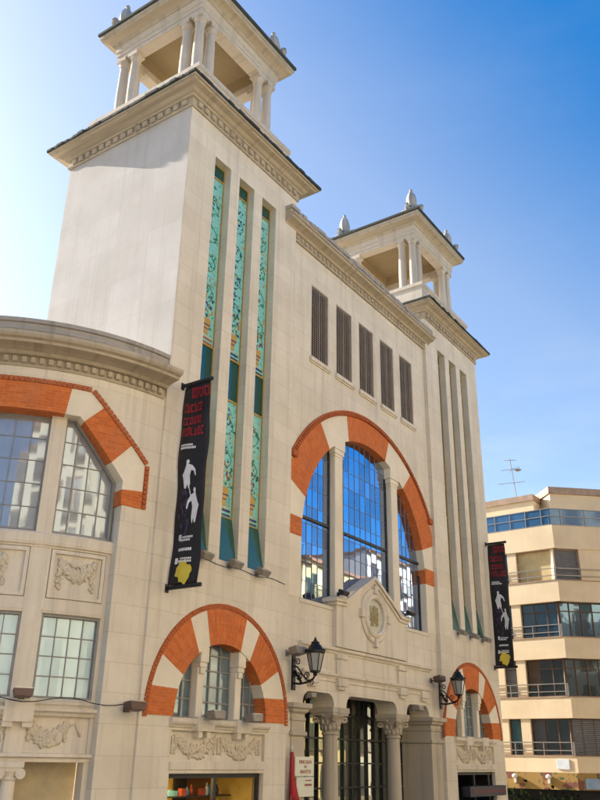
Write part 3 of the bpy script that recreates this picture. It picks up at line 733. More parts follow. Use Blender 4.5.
# ---- entrance
b = B()
mprof = [(-.1, 0), (.03, 0), (.05, .05), (.11, .09), (.12, .17), (-.1, .18)]
ent = done(B().xprof(6.25, 14.62, [(o-DC, z+6.04) for o, z in mprof]), 'entrance_cornice', TRIM, HALL)
b = B().xprof(6.4, 14.55, [(o*.8-DC, z*.8+5.32) for o, z in mprof])
b.box(6.4, 14.55, DC-.03, DC+.02, 5.22, 5.30)
for x in (CX1, CX2, 6.9, 14.0):
    b.box(x-.26, x+.26, DC-.13, DC+.05, 5.12, 5.34)
    for k in range(3): b.box(x-.2+k*.14, x-.08+k*.14, DC-.09, DC+.05, 5.02, 5.118)
for x in (CX1, CX2): b.box(x-.26, x+.26, DC-.06, DC+.05, 5.462, 6.038); b.box(x-.3, x+.3, DC-.11, DC+.05, 5.9, 6.036)
done(b, 'entrance_architrave', TRIM, HALL)
def ent_column(x):
    y = DC+.36
    b = B().lathe(x, y, [(.34, .13), (.34, .3), (.3, .34), (.32, .44), (.26, .5), (.235, .56), (.245, 1.4), (.215, 3.74), (.215, 3.76), (.255, 3.79), (.255, 3.83), (.22, 3.86)], 24)
    col = done(b, 'entrance_column', ENTST, HALL, smooth=True)
    b = B().lathe(x, y, [(.22, 3.862), (.235, 4.0), (.29, 4.15), (.40, 4.26), (.40, 4.3)], 24)
    b.box(x-.43, x+.43, y-.38, y+.38, 4.3, 4.37); b.box(x-.47, x+.47, y-.40, y+.40, 4.372, 4.52)
    for k in range(12):
        a = k*PI/6
        b.ball((x+.25*math.cos(a), y+.25*math.sin(a), 3.99), .062, 2, (1, 1, 1.9)); b.ball((x+.29*math.cos(a), y+.29*math.sin(a), 4.07), .035, 1)
        a += PI/12; b.ball((x+.28*math.cos(a), y+.28*math.sin(a), 4.12), .06, 2, (1, 1, 1.8)); b.ball((x+.33*math.cos(a), y+.33*math.sin(a), 4.21), .036, 1)
    for sx in (-1, 1):
        for sy in (-1, 1):
            d = .7071
            p = [(.32+.085*(1-i/18)*math.cos(i*.6+2.4), 4.2+.085*(1-i/18)*math.sin(i*.6+2.4)) for i in range(14)]
            b.tube([(x+sx*u*1.0, y+sy*u*.95, v) for u, v in p], [.05-.0016*i for i in range(14)], 7)
            b.tube([(x+sx*.17, y+sy*.17, 3.92), (x+sx*.21, y+sy*.2, 4.06), (x+sx*.26, y+sy*.25, 4.24)], .035, 6)
    for d in ((0, -1), (-1, 0), (1, 0)): b.ball((x+.37*d[0], y+.36*d[1], 4.3), .07, 2, (1.2, 1.2, 1))
    done(b, 'column_capital', ENTST, col, smooth=True)
for x in (CX1, CX2): ent_column(x)
# end piers with capitals (left pier front, right pier deep)
for xa, xc_ in ((5.92, EL+.03), (ER-.03, 15.28)):
    pier = done(B().box(xa, xc_, DC-.05 if xa < 10 else DC-.05, 1.25, .13, 4.05), 'entrance_pier', ENTST, HALL)
    b = B().ring(xa, xc_, DC-.05, 1.25, [(0, 4.05), (.03, 4.08), (.03, 4.14), (.0, 4.16), (.0, 4.24), (.08, 4.3), (.1, 4.36), (.16, 4.40), (.16, 4.52)])
    b.ring(xa, xc_, DC-.05, 1.25, [(.002, 3.66), (.06, 3.70), (.06, 3.78), (.002, 3.82)])
    done(b, 'pier_capital', ENTST, pier)
yg = DC+1.15
scr = muntins(EL, ER, .2, 5.1, 16, 7, yg, .05, .06)
scr = done(scr, 'entrance_screen', FRAME, HALL)
done(B().box(EL-.1, ER+.1, yg+.01, yg+.035, .13, 5.15), 'glass', glass_mat('entrance_glass', (.035, .04, .03), (.9, .88, .7), .15, .01, .03), scr)

# ---- corner wing
def wing():
    S1 = 3.86
    oct_ = [(-2.9, 0.0), (2.9, 0.0), (2.9, 9.02), (1.68, 10.36), (-1.68, 10.36), (-2.9, 9.02)]
    outer = [(-4.36, 0), (-2.9, 0), (-2.9, 9.02), (-1.68, 10.36), (1.68, 10.36), (2.9, 9.02), (2.9, 0), (S1, 0), (S1, 11.45), (-4.36, 11.45)]
    b = B().prism(outer, 0, .45)
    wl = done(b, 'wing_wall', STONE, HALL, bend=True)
    # straight side street front
    b = B().box(-5.05, -4.6, 5.53, 20, 0, 11.45)
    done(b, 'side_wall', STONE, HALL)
    # infill with panels and lower windows
    Y = .24
    bays = [(-2.82, -1.42), (-1.02, 1.02), (1.42, 2.82)]
    holes = []
    for a, c in bays:
        holes += [rect(a+.03, c-.03, 6.17, 7.25), rect(a+.02, c-.02, 4.16, 5.86), rect(a, c, 3.12, 3.82)]
    holes.append(rect(-2.78, 2.78, .14, 2.96))
    inf = done(B().prism(rect(-2.93, 2.93, .13, 7.58), Y, Y+.3, holes), 'wing_bay', TRIM, HALL, bend=True)
    # brick arch
    O = [(3.42, 8.42), (3.42, 9.49), (1.84, 10.98), (-1.84, 10.98), (-3.42, 9.49), (-3.42, 8.42)]
    I = [(2.86, 8.42), (2.86, 9.0), (1.66, 10.32), (-1.66, 10.32), (-2.86, 9.0), (-2.86, 8.42)]
    def lerp(p, q, t): return (p[0]+(q[0]-p[0])*t, p[1]+(q[1]-p[1])*t)
    def side(P): return P
    segs = []
    for m in (1, -1):
        f = lambda p: (p[0]*m, p[1])
        segs.append(('b', [f((3.42, 8.42)), f((3.42, 8.84)), f((2.86, 8.78)), f((2.86, 8.42))]))
        segs.append(('w', [f((3.42, 8.84)), f((3.42, 9.49)), f(lerp((3.42, 9.49), (1.84, 10.98), .27)), f(lerp((2.86, 9.0), (1.66, 10.32), .28)), f((2.86, 9.0)), f((2.86, 8.78))]))
        segs.append(('b', [f(lerp((3.42, 9.49), (1.84, 10.98), .27)), f(lerp((3.42, 9.49), (1.84, 10.98), .78)), f(lerp((2.86, 9.0), (1.66, 10.32), .92)), f(lerp((2.86, 9.0), (1.66, 10.32), .28))]))
        segs.append(('w', [f(lerp((3.42, 9.49), (1.84, 10.98), .78)), f((1.84, 10.98)), f((1.38, 10.98)), f((1.3, 10.32)), f((1.66, 10.32)), f(lerp((2.86, 9.0), (1.66, 10.32), .92))]))
    segs.append(('b', [(1.38, 10.98), (-1.38, 10.98), (-1.3, 10.32), (1.3, 10.32)]))
    for kind, P in segs:
        done(B().prism(P, -.024 if kind == 'b' else -.014, .4), 'brick_voussoir' if kind == 'b' else 'stone_voussoir', BRICK if kind == 'b' else VOUS, wl, bend=True)
    done(border(O, -.06, .02, .11, .12, .16), 'brick_border', BRICKD, wl, bend=True)
    # upper window: glass, piers, frames
    yg = Y+.16
    wp = [(-2.9, 7.55), (2.9, 7.55), (2.9, 9.0), (1.7, 10.36), (-1.7, 10.36), (-2.9, 9.0)]
    gb = B(); rg = random.Random(33)
    for a, c, n in ((-2.86, -1.36, 4), (-1.06, 1.06, 5), (1.36, 2.86, 4)):
        for i in range(n):
            for k in range(5):
                xa, xb = a+(c-a)*i/n, a+(c-a)*(i+1)/n; za, zb = 7.6+2.72*k/5, 7.6+2.72*(k+1)/5
                tx, tz = rg.uniform(-.0018, .0018), rg.uniform(-.003, .003)
                gb.quad([(xa, yg-tx-tz, za), (xb, yg+tx-tz, za), (xb, yg+tx+tz, zb), (xa, yg-tx+tz, zb)])
    gb.prism(wp, yg+.03, yg+.05)
    gl = done(gb, 'upper_window', G_WING, HALL, bend=True)
    for x in (-1.22, 1.22):
        b = B()
        b.box(x-.18, x+.18, Y-.02, yg+.02, 7.25, 10.34)
        done(b, 'window_pier', TRIM, gl, bend=True)
    def ins(s): return 10.34 if abs(s) < 1.66 else 10.34-(abs(s)-1.66)*1.34/1.2
    b = B()
    for a, c, nx in ((-2.82, -1.4, 4), (-1.03, 1.03, 5), (1.4, 2.82, 4)):
        bb = muntins(a, c, 7.62, 10.32, nx, 5, yg, .02, .02, ins); me = bpy.data.meshes.new('t'); bb.bm.to_mesh(me); b.bm.from_mesh(me); bb.bm.free(); bpy.data.meshes.remove(me)
    done(b, 'muntins', FRAMEG, gl, bend=True)
    b = B()
    for m in (1, -1):
        b.prism([(m*2.86, 7.58), (m*2.86, 9.0), (m*1.66, 10.33), (m*1.62, 10.27), (m*2.78, 8.98), (m*2.78, 7.58)], yg-.08, yg+.012)
        for x in (1.42, 1.02): b.box(m*x-.03, m*x+.03, yg-.06, yg+.012, 7.58, 10.3)
    b.box(-2.8, 2.8, yg-.06, yg+.013, 7.584, 7.66)
    done(b, 'window_frame', FRAMEG, gl, bend=True)
    # sill band and string courses
    b = B().xprof(-2.9, 2.9, [(-Y-.1, 7.3), (-Y+.05, 7.3), (-Y+.07, 7.36), (-Y+.07, 7.54), (-Y+.02, 7.582), (-Y-.1, 7.584)])
    done(b, 'bay_sill', TRIM, inf, bend=True)
    # panels with festoons
    rr = random.Random(4)
    for a, c in bays:
        m = (a+c)/2; hw = (c-a)/2
        pn = done(B().box(a, c, Y+.05, Y+.12, 6.15, 7.28).prism(rect(a+.05, c-.05, 6.19, 7.23), Y-.015, Y+.1, [rect(a+.13, c-.13, 6.27, 7.15)]), 'relief_panel', TRIM, HALL, bend=True)
        b = B(); k = min(hw-.3, .45)
        festoon(b, m-k, m+k, 6.98, .26, Y+.04, 22, .06, rr)
        for sgn in (-1, 1):
            for q in range(14): b.ball((m+sgn*k+rr.uniform(-.06, .06), Y+.04, 6.42+.045*q), .055, 1, (1, .7, 1))
        b.tube([(m-.2, Y+.04, 6.98), (m-.1, Y+.03, 6.9), (m, Y+.03, 6.93), (m+.1, Y+.03, 6.9), (m+.2, Y+.04, 6.98)], .03, 6)
        done(b, 'festoon_relief', RELIEF, pn, bend=True, bis=False, smooth='all')
        # lower window
        lw_ = done(B().prism(rect(a+.0, c-.0, 4.14, 5.88), Y+.03, Y+.14, [rect(a+.07, c-.07, 4.2, 5.8)]), 'lower_window', FRAMEG, HALL, bend=True)
        done(B().box(a+.03, c-.03, Y+.10, Y+.12, 4.16, 5.86), 'glass', G_FROST, lw_, bend=True)
        done(muntins(a+.07, c-.07, 4.2, 5.8, 4 if c-a < 1.8 else 6, 4, Y+.1, .024, .02), 'muntins', FRAMEG, lw_, bend=True)
        done(B().xprof(a+.0, c-.0, [(-Y-.05, 4.05), (-Y+.04, 4.05), (-Y+.05, 4.12), (-Y-.05, 4.15)]), 'window_ledge', TRIM, lw_, bend=True)
        done(B().xprof(a+.0, c-.0, [(-Y-.05, 5.862), (-Y+.03, 5.862), (-Y+.05, 5.93), (-Y-.05, 5.95)]), 'window_head', TRIM, lw_, bend=True)
    # entablature with garland frieze, columns
    e = done(B().xprof(-2.9, 2.9, [(-Y-.1, 3.83), (-Y+.04, 3.83), (-Y+.07, 3.88), (-Y+.14, 3.92), (-Y+.15, 3.98), (-Y-.1, 4.0)]), 'bay_entablature', TRIM, HALL, bend=True)
    b = B().xprof(-2.9, 2.9, [(-Y-.1, 2.97), (-Y+.02, 2.97), (-Y+.02, 3.03), (-Y+.10, 3.06), (-Y+.10, 3.12), (-Y-.1, 3.13)])
    b.box(-2.85, 2.85, Y+.06, Y+.12, 3.1, 3.84)
    for x in (-1.22, 1.22):
        b.box(x-.3, x+.3, Y-.17, Y+.1, 3.7, 4.16); b.box(x-.3, x-.1, Y-.13, Y+.1, 3.6, 3.7); b.box(x+.1, x+.3, Y-.13, Y+.1, 3.6, 3.7)
    done(b, 'frieze_panel', TRIM, e, bend=True)
    b = B()
    for a, c in ((-2.6, -1.5), (-.95, .95), (1.5, 2.3)):
        f_ = B(); festoon(f_, a, c, 3.66, .28, Y+.05, 24, .06, rr); done(f_, 'garland_swag', RELIEF, e, bend=True, bis=False, smooth='all')
    for x in (2.15, -2.15): b.ball((x, Y+.04, 3.42), .1, 2, (1, .6, 1.4)); b.tube([(x+.1*math.copysign(1, x), Y+.05, 3.6), (x+.35*math.copysign(1, x), Y+.05, 3.7), (x+.5*math.copysign(1, x), Y+.05, 3.45)], .03, 6)
    done(b, 'tassel_relief', RELIEF, e, bend=True, bis=False, smooth='all')
    for x in (-1.22, 1.22):
        b = B().lathe(x, Y+.02, [(.2, .13), (.2, .3), (.165, .4), (.165, 1.2), (.14, 2.62), (.17, 2.65), (.17, 2.68), (.14, 2.7), (.19, 2.8)], 18)
        cl = done(b, 'ionic_column', TRIM, e, bend=True, bis=False, smooth=True)
    b = B()
    for x in (-1.22, 1.22):
        b.box(x-.25, x+.25, Y-.17, Y+.21, 2.86, 2.968); b.box(x-.2, x+.2, Y-.14, Y+.18, 2.78, 2.86)
        for sx in (-1, 1): b.cyl((x+sx*.2, Y-.16, 2.75), (x+sx*.2, Y+.2, 2.75), .1, 14); b.cyl((x+sx*.2, Y-.18, 2.75), (x+sx*.2, Y-.15, 2.75), .05, 10)
    done(b, 'ionic_capital', TRIM, e, bend=True, bis=False)
    # recessed doors wall
    b = B().box(-2.9, 2.9, Y+.55, Y+.65, .13, 3.0).box(-2.9, 2.9, Y+.3, Y+.6, 2.962, 3.02)
    dw = done(b, 'porch_wall', flat_mat('tan_porch_wall', (.46, .37, .22), .6), HALL, bend=True)
    done(B().box(-1.0, 1.0, Y+.50, Y+.56, .13, 2.5), 'porch_door', FRAME, dw, bend=True)
    # main cornice and attic
    pr = [(-.3, 11.36), (.03, 11.36), (.05, 11.4), (.03, 11.43), (.03, 11.6), (.14, 11.62), (.2, 11.68), (.34, 11.72), (.56, 11.74), (.58, 11.80), (.66, 11.83), (.70, 11.88), (.70, 11.96), (-.3, 12.02)]
    e0, e1 = -4.36, 3.80
    cw = done(B().xprof(e0, e1, pr), 'wing_cornice', CORN, HALL, bend=True)
    b = B(); n = 40
    for i in range(n):
        s = -4.3+8.02*(i+.5)/n; b.box(s-.065, s+.065, -.11, -.01, 11.44, 11.59)
    done(b, 'dentil_band', CORN, cw, bend=True, bis=False, bevel=.02)
    pr = [(-.4, 12.0), (.12, 12.0), (.12, 12.12), (.05, 12.16), (.05, 12.26), (.09, 12.29), (.09, 12.36), (.03, 12.4), (.03, 12.48), (.08, 12.5), (.08, 12.6), (-.4, 12.62)]
    done(B().xprof(e0, 3.86, pr), 'wing_attic', ATTIC, HALL, bend=True)
    b = B(); P = [bendpt((s*.2, .3, 0)) for s in range(-22, 22)]
    v = [b.bm.verts.new((p.x, p.y, 12.3)) for p in P]+[b.bm.verts.new((.55, .6, 12.3)), b.bm.verts.new((.55, 20, 12.3)), b.bm.verts.new((-4.75, 20, 12.3))]
    b.bm.faces.new(v); done(b, 'wing_roof', ROOF, HALL)
    b = B()
    b2 = [(-.3, 11.36), (.03, 11.36), (.03, 11.6), (.2, 11.68), (.56, 11.74), (.70, 11.88), (.70, 11.96), (.1, 12.02), (.1, 12.6), (-.3, 12.62)]
    A_ = [b.bm.verts.new((-5.05-o, 5.52, z)) for o, z in b2]; B2 = [b.bm.verts.new((-5.05-o, 20, z)) for o, z in b2]
    for i in range(len(b2)): j = (i+1) % len(b2); b.bm.faces.new((A_[i], A_[j], B2[j], B2[i]))
    b.bm.faces.new(B2)
    done(b, 'side_cornice', CORN, HALL)
wing()

# ------------------------------------------------------------------ lettering helper
def text_bm(txt, size, mat_=None):
    cu_ = bpy.data.curves.new('t', 'FONT'); cu_.body = txt; cu_.size = size; cu_.extrude = .004; cu_.align_x = 'CENTER'; cu_.resolution_u = 2
    o = bpy.data.objects.new('t', cu_); COL.objects.link(o); bpy.context.view_layer.update()
    me = bpy.data.meshes.new_from_object(o.evaluated_get(bpy.context.evaluated_depsgraph_get()))
    b = B(); b.bm.from_mesh(me); bpy.data.objects.remove(o); bpy.data.curves.remove(cu_); bpy.data.meshes.remove(me)
    return b
def merge(a, b):
    me = bpy.data.meshes.new('t'); b.bm.to_mesh(me); a.bm.from_mesh(me); b.bm.free(); bpy.data.meshes.remove(me); return a

# ------------------------------------------------------------------ banners (hang square to the wall)
def banner(X, y1, z0, z1, label, flip):
    wv = lambda t, z: .03*math.sin(z*1.7+t*2)+.018*math.sin(z*4.3-t*5)+.012*math.sin(t*11+z*.8)+flip*.10*t*t*math.sin(max(0, (z-z0)/(z1-z0))*PI)
    t_ = root('hanging_banner', label, 'banner', (X, 0, z0), 'event banners projecting from the towers')
    L = -y1-.08
    def P(u, z, off=0):          # u 0 at wall .. 1 outside
        return (X+wv(u, z)-off, -.08-L*u, z)
    b = B(); nu, nz = 8, 50
    G = [[b.bm.verts.new(P(i/nu, z0+.05+(z1-z0-.1)*k/nz)) for i in range(nu+1)] for k in range(nz+1)]
    for k in range(nz):
        for i in range(nu): b.bm.faces.new((G[k][i], G[k][i+1], G[k+1][i+1], G[k+1][i]))
    cl = done(b, 'banner_cloth', CLOTH, t_, smooth='all')
    sm = cl.modifiers.new('thick', 'SOLIDIFY'); sm.thickness = .006
    H = z1-z0
    def onb(bb, name, mat, u0, v0, k=1):     # shapes drawn in (u metres from wall, v metres from top) on the left face
        for kx in range(1, 10): bmesh.ops.bisect_plane(bb.bm, geom=bb.bm.verts[:]+bb.bm.edges[:]+bb.bm.faces[:], plane_co=(kx*.09, 0, 0), plane_no=(1, 0, 0), dist=1e-6)
        for v in bb.bm.verts:
            u = v.co.x/L; z = z1-v.co.z; q = P(min(1, max(0, u)), z, .022+abs(v.co.y)*.3); v.co = Vector(q)
        done(bb, name, mat, cl)
    rr = random.Random(8)
    # red headline: four ragged lines of heavy capitals
    b = B()
    for ln, (v, x0, x1, h) in enumerate(((.42, .28, .84, .30), (.80, .10, .62, .26), (1.14, .08, .60, .24), (1.46, .08, .66, .26))):
        x = x0
        while x < x1:
            w_ = rr.uniform(.06, .10); hh = h*rr.uniform(.85, 1)
            b.prism([(x, v-hh), (x+w_*.3, v-hh), (x+w_*.3, v), (x, v)], 0, .01)
            if rr.random() < .8: b.prism([(x+w_*.3, v-hh), (x+w_*.85, v-hh), (x+w_*.85, v-hh*.78), (x+w_*.3, v-hh*.78)], 0, .01)
            if rr.random() < .8: b.prism([(x+w_*.3, v-hh*.22), (x+w_*.85, v-hh*.22), (x+w_*.85, v), (x+w_*.3, v)], 0, .01)
            if rr.random() < .6: b.prism([(x+w_*.6, v-hh*.8), (x+w_*.85, v-hh*.8), (x+w_*.85, v-hh*.2), (x+w_*.6, v-hh*.2)], 0, .01)
            x += w_*1.15
    onb(b, 'red_lettering', RED, 0, 0)
    b = B()
    for v, x0, x1, h in ((1.72, .1, .42, .05), (1.80, .1, .48, .06), (4.05, .28, .58, .05), (4.12, .22, .48, .05), (4.36, .2, .58, .07), (4.56, .3, .6, .04), (4.63, .2, .56, .05)):
        x = x0
        while x < x1:
            w_ = rr.uniform(.02, .05); b.prism(rect(x, x+w_, v-h, v), 0, .01); x += w_+.012
    for x, v in ((.16, 4.03), (.14, 4.6)): b.prism(rect(x, x+.09, v-.08, v+.06), 0, .01)
    onb(b, 'white_lettering', WHITE, 0, 0)
    # two white leaping figures
    fig = [(0, 0), (.05, -.02), (.07, .05), (.04, .09), (.14, .14), (.23, .26), (.27, .42), (.24, .43), (.19, .30), (.12, .26), (.1, .4), (.13, .62), (.1, .75), (.06, .62), (.03, .74), (-.02, .72), (-.06, .5), (-.1, .36), (-.06, .3), (-.02, .18), (.0, .1)]
    b = B()
    b.prism([(.30+p*1.15, 2.1+q*1.0) for p, q in fig], 0, .01)
    b.prism([(.62-p*.95, 2.85+q*1.15) for p, q in fig], 0, .01)
    b.prism([(.42, 2.8), (.44, 2.8), (.52, 3.15), (.50, 3.15)], 0, .01)
    onb(b, 'white_figure', WHITE, 0, 0)
    b = B()
    for k in range(26):
        x = rr.uniform(.12, .42); v = rr.uniform(2.8, 3.95); s_ = rr.uniform(.04, .10); b.prism([(x, v-s_), (x+s_*.5, v), (x, v+s_), (x-s_*.5, v)], 0, .004)
    onb(b, 'purple_pattern', PURP, 0, 0)
    sp = []
    for k in range(18):
        a = 2*PI*k/18; q = (.26, .2)[k % 2]*rr.uniform(.75, 1.2); sp.append((.42+q*.95*math.cos(a), 4.84-q*1.1*math.sin(a)))
    onb(B().prism(sp, 0, .01), 'yellow_splash', YEL, 0, 0)
    for z, e in ((z1, .1), (z0, .14)):
        b = B().box(X-.035, X+.035, -L-.08-e, .0, z-.045, z+.045); b.box(X-.06, X+.06, -.03, .0, z-.1, z+.1)
        done(b, 'banner_rod', IRON, t_, bevel=.01)
banner(.54, -.93, 6.72, 11.92, 'black banner with white leaping figures hanging from the near tower beside the tiled slots', 1)
banner(20.45, -.86, 6.72, 11.92, 'black banner at the far end of the right tower, against the apartment block', 1)

# ------------------------------------------------------------------ wall lanterns
def lantern(X, label):
    WALLY = 0.0
    t_ = root('wall_lantern', label, 'street lamp', (X, 0, 4.9), 'wall lanterns flanking the entrance')
    y = -.74
    b = B()
    b.box(X-.07, X+.07, -.05, .0, 4.82, 5.75)
    b.tube([(X, -.04, 5.0), (X, -.25, 4.98), (X, -.5, 5.02), (X, -.68, 5.1), (X, y, 5.2)], .028, 8)
    b.tube([(X, -.04, 5.45), (X, -.16, 5.42), (X, -.3, 5.25), (X, -.45, 5.08), (X, -.6, 5.05)], .022, 8)
    for (cy, cz, r0, sg) in ((-.2, 5.16, .13, 1), (-.46, 5.18, .10, -1), (-.62, 5.0, .09, 1), (-.16, 5.56, .1, 1)):
        b.tube([(X, cy+sg*r0*(1-i/22)*math.cos(i*.5), cz+r0*(1-i/22)*math.sin(i*.5)) for i in range(18)], .016, 6)
    for k in range(5): b.ball((X+random.uniform(-.04, .04), -.08-.05*k, 5.3-.06*k+random.uniform(-.03, .03)), .05, 1, (1.2, .8, 1.4))
    done(b, 'bracket', IRON, t_, smooth=True)
    n = 6
    b = B().lathe(X, y, [(.13, 5.30), (.23, 5.76)], n); done(b, 'lantern_glass', LANT, t_)
    b = B().lathe(X, y, [(.03, 5.16), (.06, 5.2), (.05, 5.24), (.14, 5.27), (.14, 5.305), (.02, 5.31)], 12)
    b.lathe(X, y, [(.25, 5.755), (.27, 5.77), (.27, 5.82), (.22, 5.86), (.17, 5.95), (.11, 6.01), (.12, 6.05), (.06, 6.08), (.03, 6.14), (.01, 6.19)], 12)
    for k in range(n):
        a = 2*PI*k/n; b.tube([(X+.135*math.cos(a), y+.135*math.sin(a), 5.3), (X+.235*math.cos(a), y+.235*math.sin(a), 5.76)], .014, 5)
    for k in range(12):
        a = 2*PI*k/12; b.ball((X+.26*math.cos(a), y+.26*math.sin(a), 5.84), .03, 1)
    done(b, 'lantern_cap', IRON, t_, smooth=True)
lantern(5.78, 'black iron wall lantern left of the entrance, above the red flag and cream sign')
lantern(15.06, 'black iron wall lantern on the right tower, in front of the small brick arch')

# ------------------------------------------------------------------ floodlights
def floodlight(p, out, label, mat=GREY, s=1.0, tilt=.5, side=0):
    """small box lamp on a bracket; out = direction away from wall (xy)"""
    t_ = root('floodlight', label, 'floodlight', p, 'small floodlights fixed to the market hall')
    global WORLD; WORLD = False
    o = Vector((out[0], out[1], 0)).normalized(); zr = math.atan2(o.y, o.x)+PI/2
    m = Matrix.Rotation(zr, 4, 'Z')
    b = B().box(-.03*s, .03*s, -.3*s, 0, -.03*s, .0).box(-.07*s, .07*s, -.02, .0, -.08*s, .06*s).xf(m); done(b, 'bracket', mat, t_)
    k = Matrix.Translation((side, -.27*s, .1*s)) @ Matrix.Rotation(tilt, 4, 'X')
    b = B().prism([(-.2*s, .0), (.2*s, .0), (.16*s, -.16*s), (-.16*s, -.16*s)], -.12*s, .12*s).xf(m @ k @ Matrix.Rotation(0, 4, 'X'))
    done(b, 'housing', mat, t_, bevel=.012)
    b = B().box(-.18*s, .18*s, -.1*s, .1*s, .001, .012).xf(m @ k); done(b, 'lens', LENS, t_)
    WORLD = True
nm = ['left', 'middle', 'right']
for i in range(3):
    floodlight((SL[i]+SW*.55, 0, SZ0-.1), (0, -1), 'small floodlight under the %s tiled slot of the near tower' % nm[i], GREY, 1.0, .5)
    floodlight((T2+SL[i]+SW*.55, 0, SZ0-.1), (0, -1), 'small floodlight under the %s slot of the far right tower' % nm[i], GREY, 1.0, .5)
floodlight((A1-.73, -.12, 3.98), (0, -1), 'floodlight on the left corbel of the near arched window sill', GREY, 1.1, -.1)
floodlight((A1+.73, -.12, 3.98), (0, -1), 'floodlight on the right corbel of the near arched window sill', GREY, 1.1, -.1)
floodlight((XC-2.35, -.02, 7.78), (0, -1), 'dark floodlight on the left end of the pediment under the great window', FRAME, .9, .4)
floodlight((XC+2.1, -.02, 7.78), (0, -1), 'dark floodlight on the right end of the pediment under the great window', FRAME, .9, .4)
floodlight((5.5, 0, 5.78), (0, -1), 'box floodlight on the wall left of the near wall lantern', GREY, 1.2, -.2)
floodlight((14.7, DC, 5.78), (0, -1), 'box floodlight on the wall left of the far wall lantern', PINK, 1.2, -.2)
q = bendpt((1.22, .08, 4.2)); q2 = bendpt((1.22, -.9, 4.2)); floodlight(q, (q2-q)[:2], 'floodlight on the pier between the pale wing windows', PINK, 1.0, -.1)
q = bendpt((3.55, 0, 4.05)); q2 = bendpt((3.55, -.9, 4.05)); floodlight(q, (q2-q)[:2], 'floodlight on the wing pilaster just left of the near brick arch', PINK, 1.1, -.1)
floodlight((EL+.15, DC-.02, 4.72), (0, -1), 'floodlight on the lintel above the left entrance pier', GREY, .7, -.1)
floodlight((CX2+.75, DC, 4.72), (0, -1), 'floodlight on the lintel right of the far entrance column', GREY, .9, -.1)

# cables along the fronts
b = B(); rr = random.Random(3)
P = [bendpt((s*.25, .05-.12*(1 if abs(s*.25) < 2.9 else 0), 4.13+.05*math.sin(s*.9)+.03*rr.random())) for s in range(-16, 17)]
P = [bendpt((s*.25, -.03 if abs(s*.25) > 2.95 else .06, 4.13+.06*math.sin(s*.9))) for s in range(-16, 17)]
b.tube(P, .009, 5); o = done(b, 'cable', IRON); o['label'] = 'thin dark cable sagging along the rounded wing below its pale windows'; o['category'] = 'cable'; o['group'] = 'cables on the fronts'
b = B().tube([(1.4+.3*i, -.02, 7.64+.03*math.sin(i*1.3)) for i in range(14)], .008, 5); o = done(b, 'cable', IRON); o['label'] = 'thin dark cable strung under the tiled slots of the near tower'; o['category'] = 'cable'; o['group'] = 'cables on the fronts'

# ------------------------------------------------------------------ entrance sign and red cloth
t_ = root('entrance_sign', 'cream double sign panel with reddish lettering beside the left entrance pier', 'sign', (6.6, -.1, 2.2))
YS = .03
pn = done(B().box(6.02, 6.92, YS, YS+.03, 2.68, 3.16), 'sign_panel', SIGN, t_); done(B().box(6.10, 6.92, YS, YS+.03, 2.18, 2.66), 'sign_panel', SIGN, t_)
def put(txt, size, x, z):
    b = text_bm(txt, size); b.xf(Matrix.Translation((x, YS-.004, z)) @ Matrix.Rotation(PI/2, 4, 'X')); return b
b = put('MERCADO', .125, 6.50, 2.99); merge(b, put('DE', .10, 6.50, 2.88)); merge(b, put('ABASTOS', .125, 6.50, 2.75))
done(b, 'sign_lettering', SIGNRED, t_)
b = B()
for z, x0, x1, h in ((2.56, 6.5, 6.8, .03), (2.44, 6.47, 6.82, .05)):
    x = x0
    while x < x1: w_ = random.uniform(.02, .04); b.box(x, x+w_, YS-.005, YS, z, z+h); x += w_+.01
done(b, 'small_lettering', SIGNRED, t_)
done(B().box(6.55, 6.62, YS+.03, .25, 2.3, 3.1), 'sign_bracket', IRON, t_)
t_ = root('red_flag', 'furled red flag hanging from a white pole at the left entrance pier', 'flag', (5.78, -.05, .13))
b = B().lathe(5.78, -.02, [(.05, .13), (.02, .2), (.018, 3.3), (.045, 3.34), (.05, 3.38), (.02, 3.43)], 10); done(b, 'flag_pole', flat_mat('white_pole', (.7, .68, .6), .4), t_)
b = B(); n = 14; rows = []
for k in range(15):
    z = 3.27-k*.085; wd = .06+.005*k+.07*max(0, (k-6)/8)**1.5; rows.append([b.bm.verts.new((5.78+wd*.9*math.cos(2*PI*i/n)*(1+.18*math.cos(i*PI))+max(0, k-6)*.018, -.03+wd*.5*math.sin(2*PI*i/n), z)) for i in range(n)])
for a, c in zip(rows, rows[1:]):
    for i in range(n): b.bm.faces.new((a[i], a[(i+1) % n], c[(i+1) % n], c[i]))
b.bm.faces.new(rows[0]); b.bm.faces.new(rows[-1][::-1]); done(b, 'flag_cloth', REDCLOTH, t_, smooth='all')
t_ = root('shop_sign', 'long dark blue and red shop sign box under the far brick arch', 'sign', (A2, 0, 2))
done(B().box(A2-1.5, A2+1.9, -.35, -.02, 1.95, 2.3), 'sign_box', flat_mat('dark_blue_sign', (.012, .015, .035), .4), t_, bevel=.02)
done(B().box(A2-1.3, A2+1.7, -.362, -.35, 2.06, 2.2), 'sign_stripe', flat_mat('dark_red_stripe', (.10, .015, .03), .5), t_)
done(B().box(A2-1.3, A2-1.2, -.02, 0.0, 2.0, 2.2).box(A2+1.3, A2+1.4, -.02, 0.0, 2.0, 2.2), 'sign_bracket', IRON, t_)

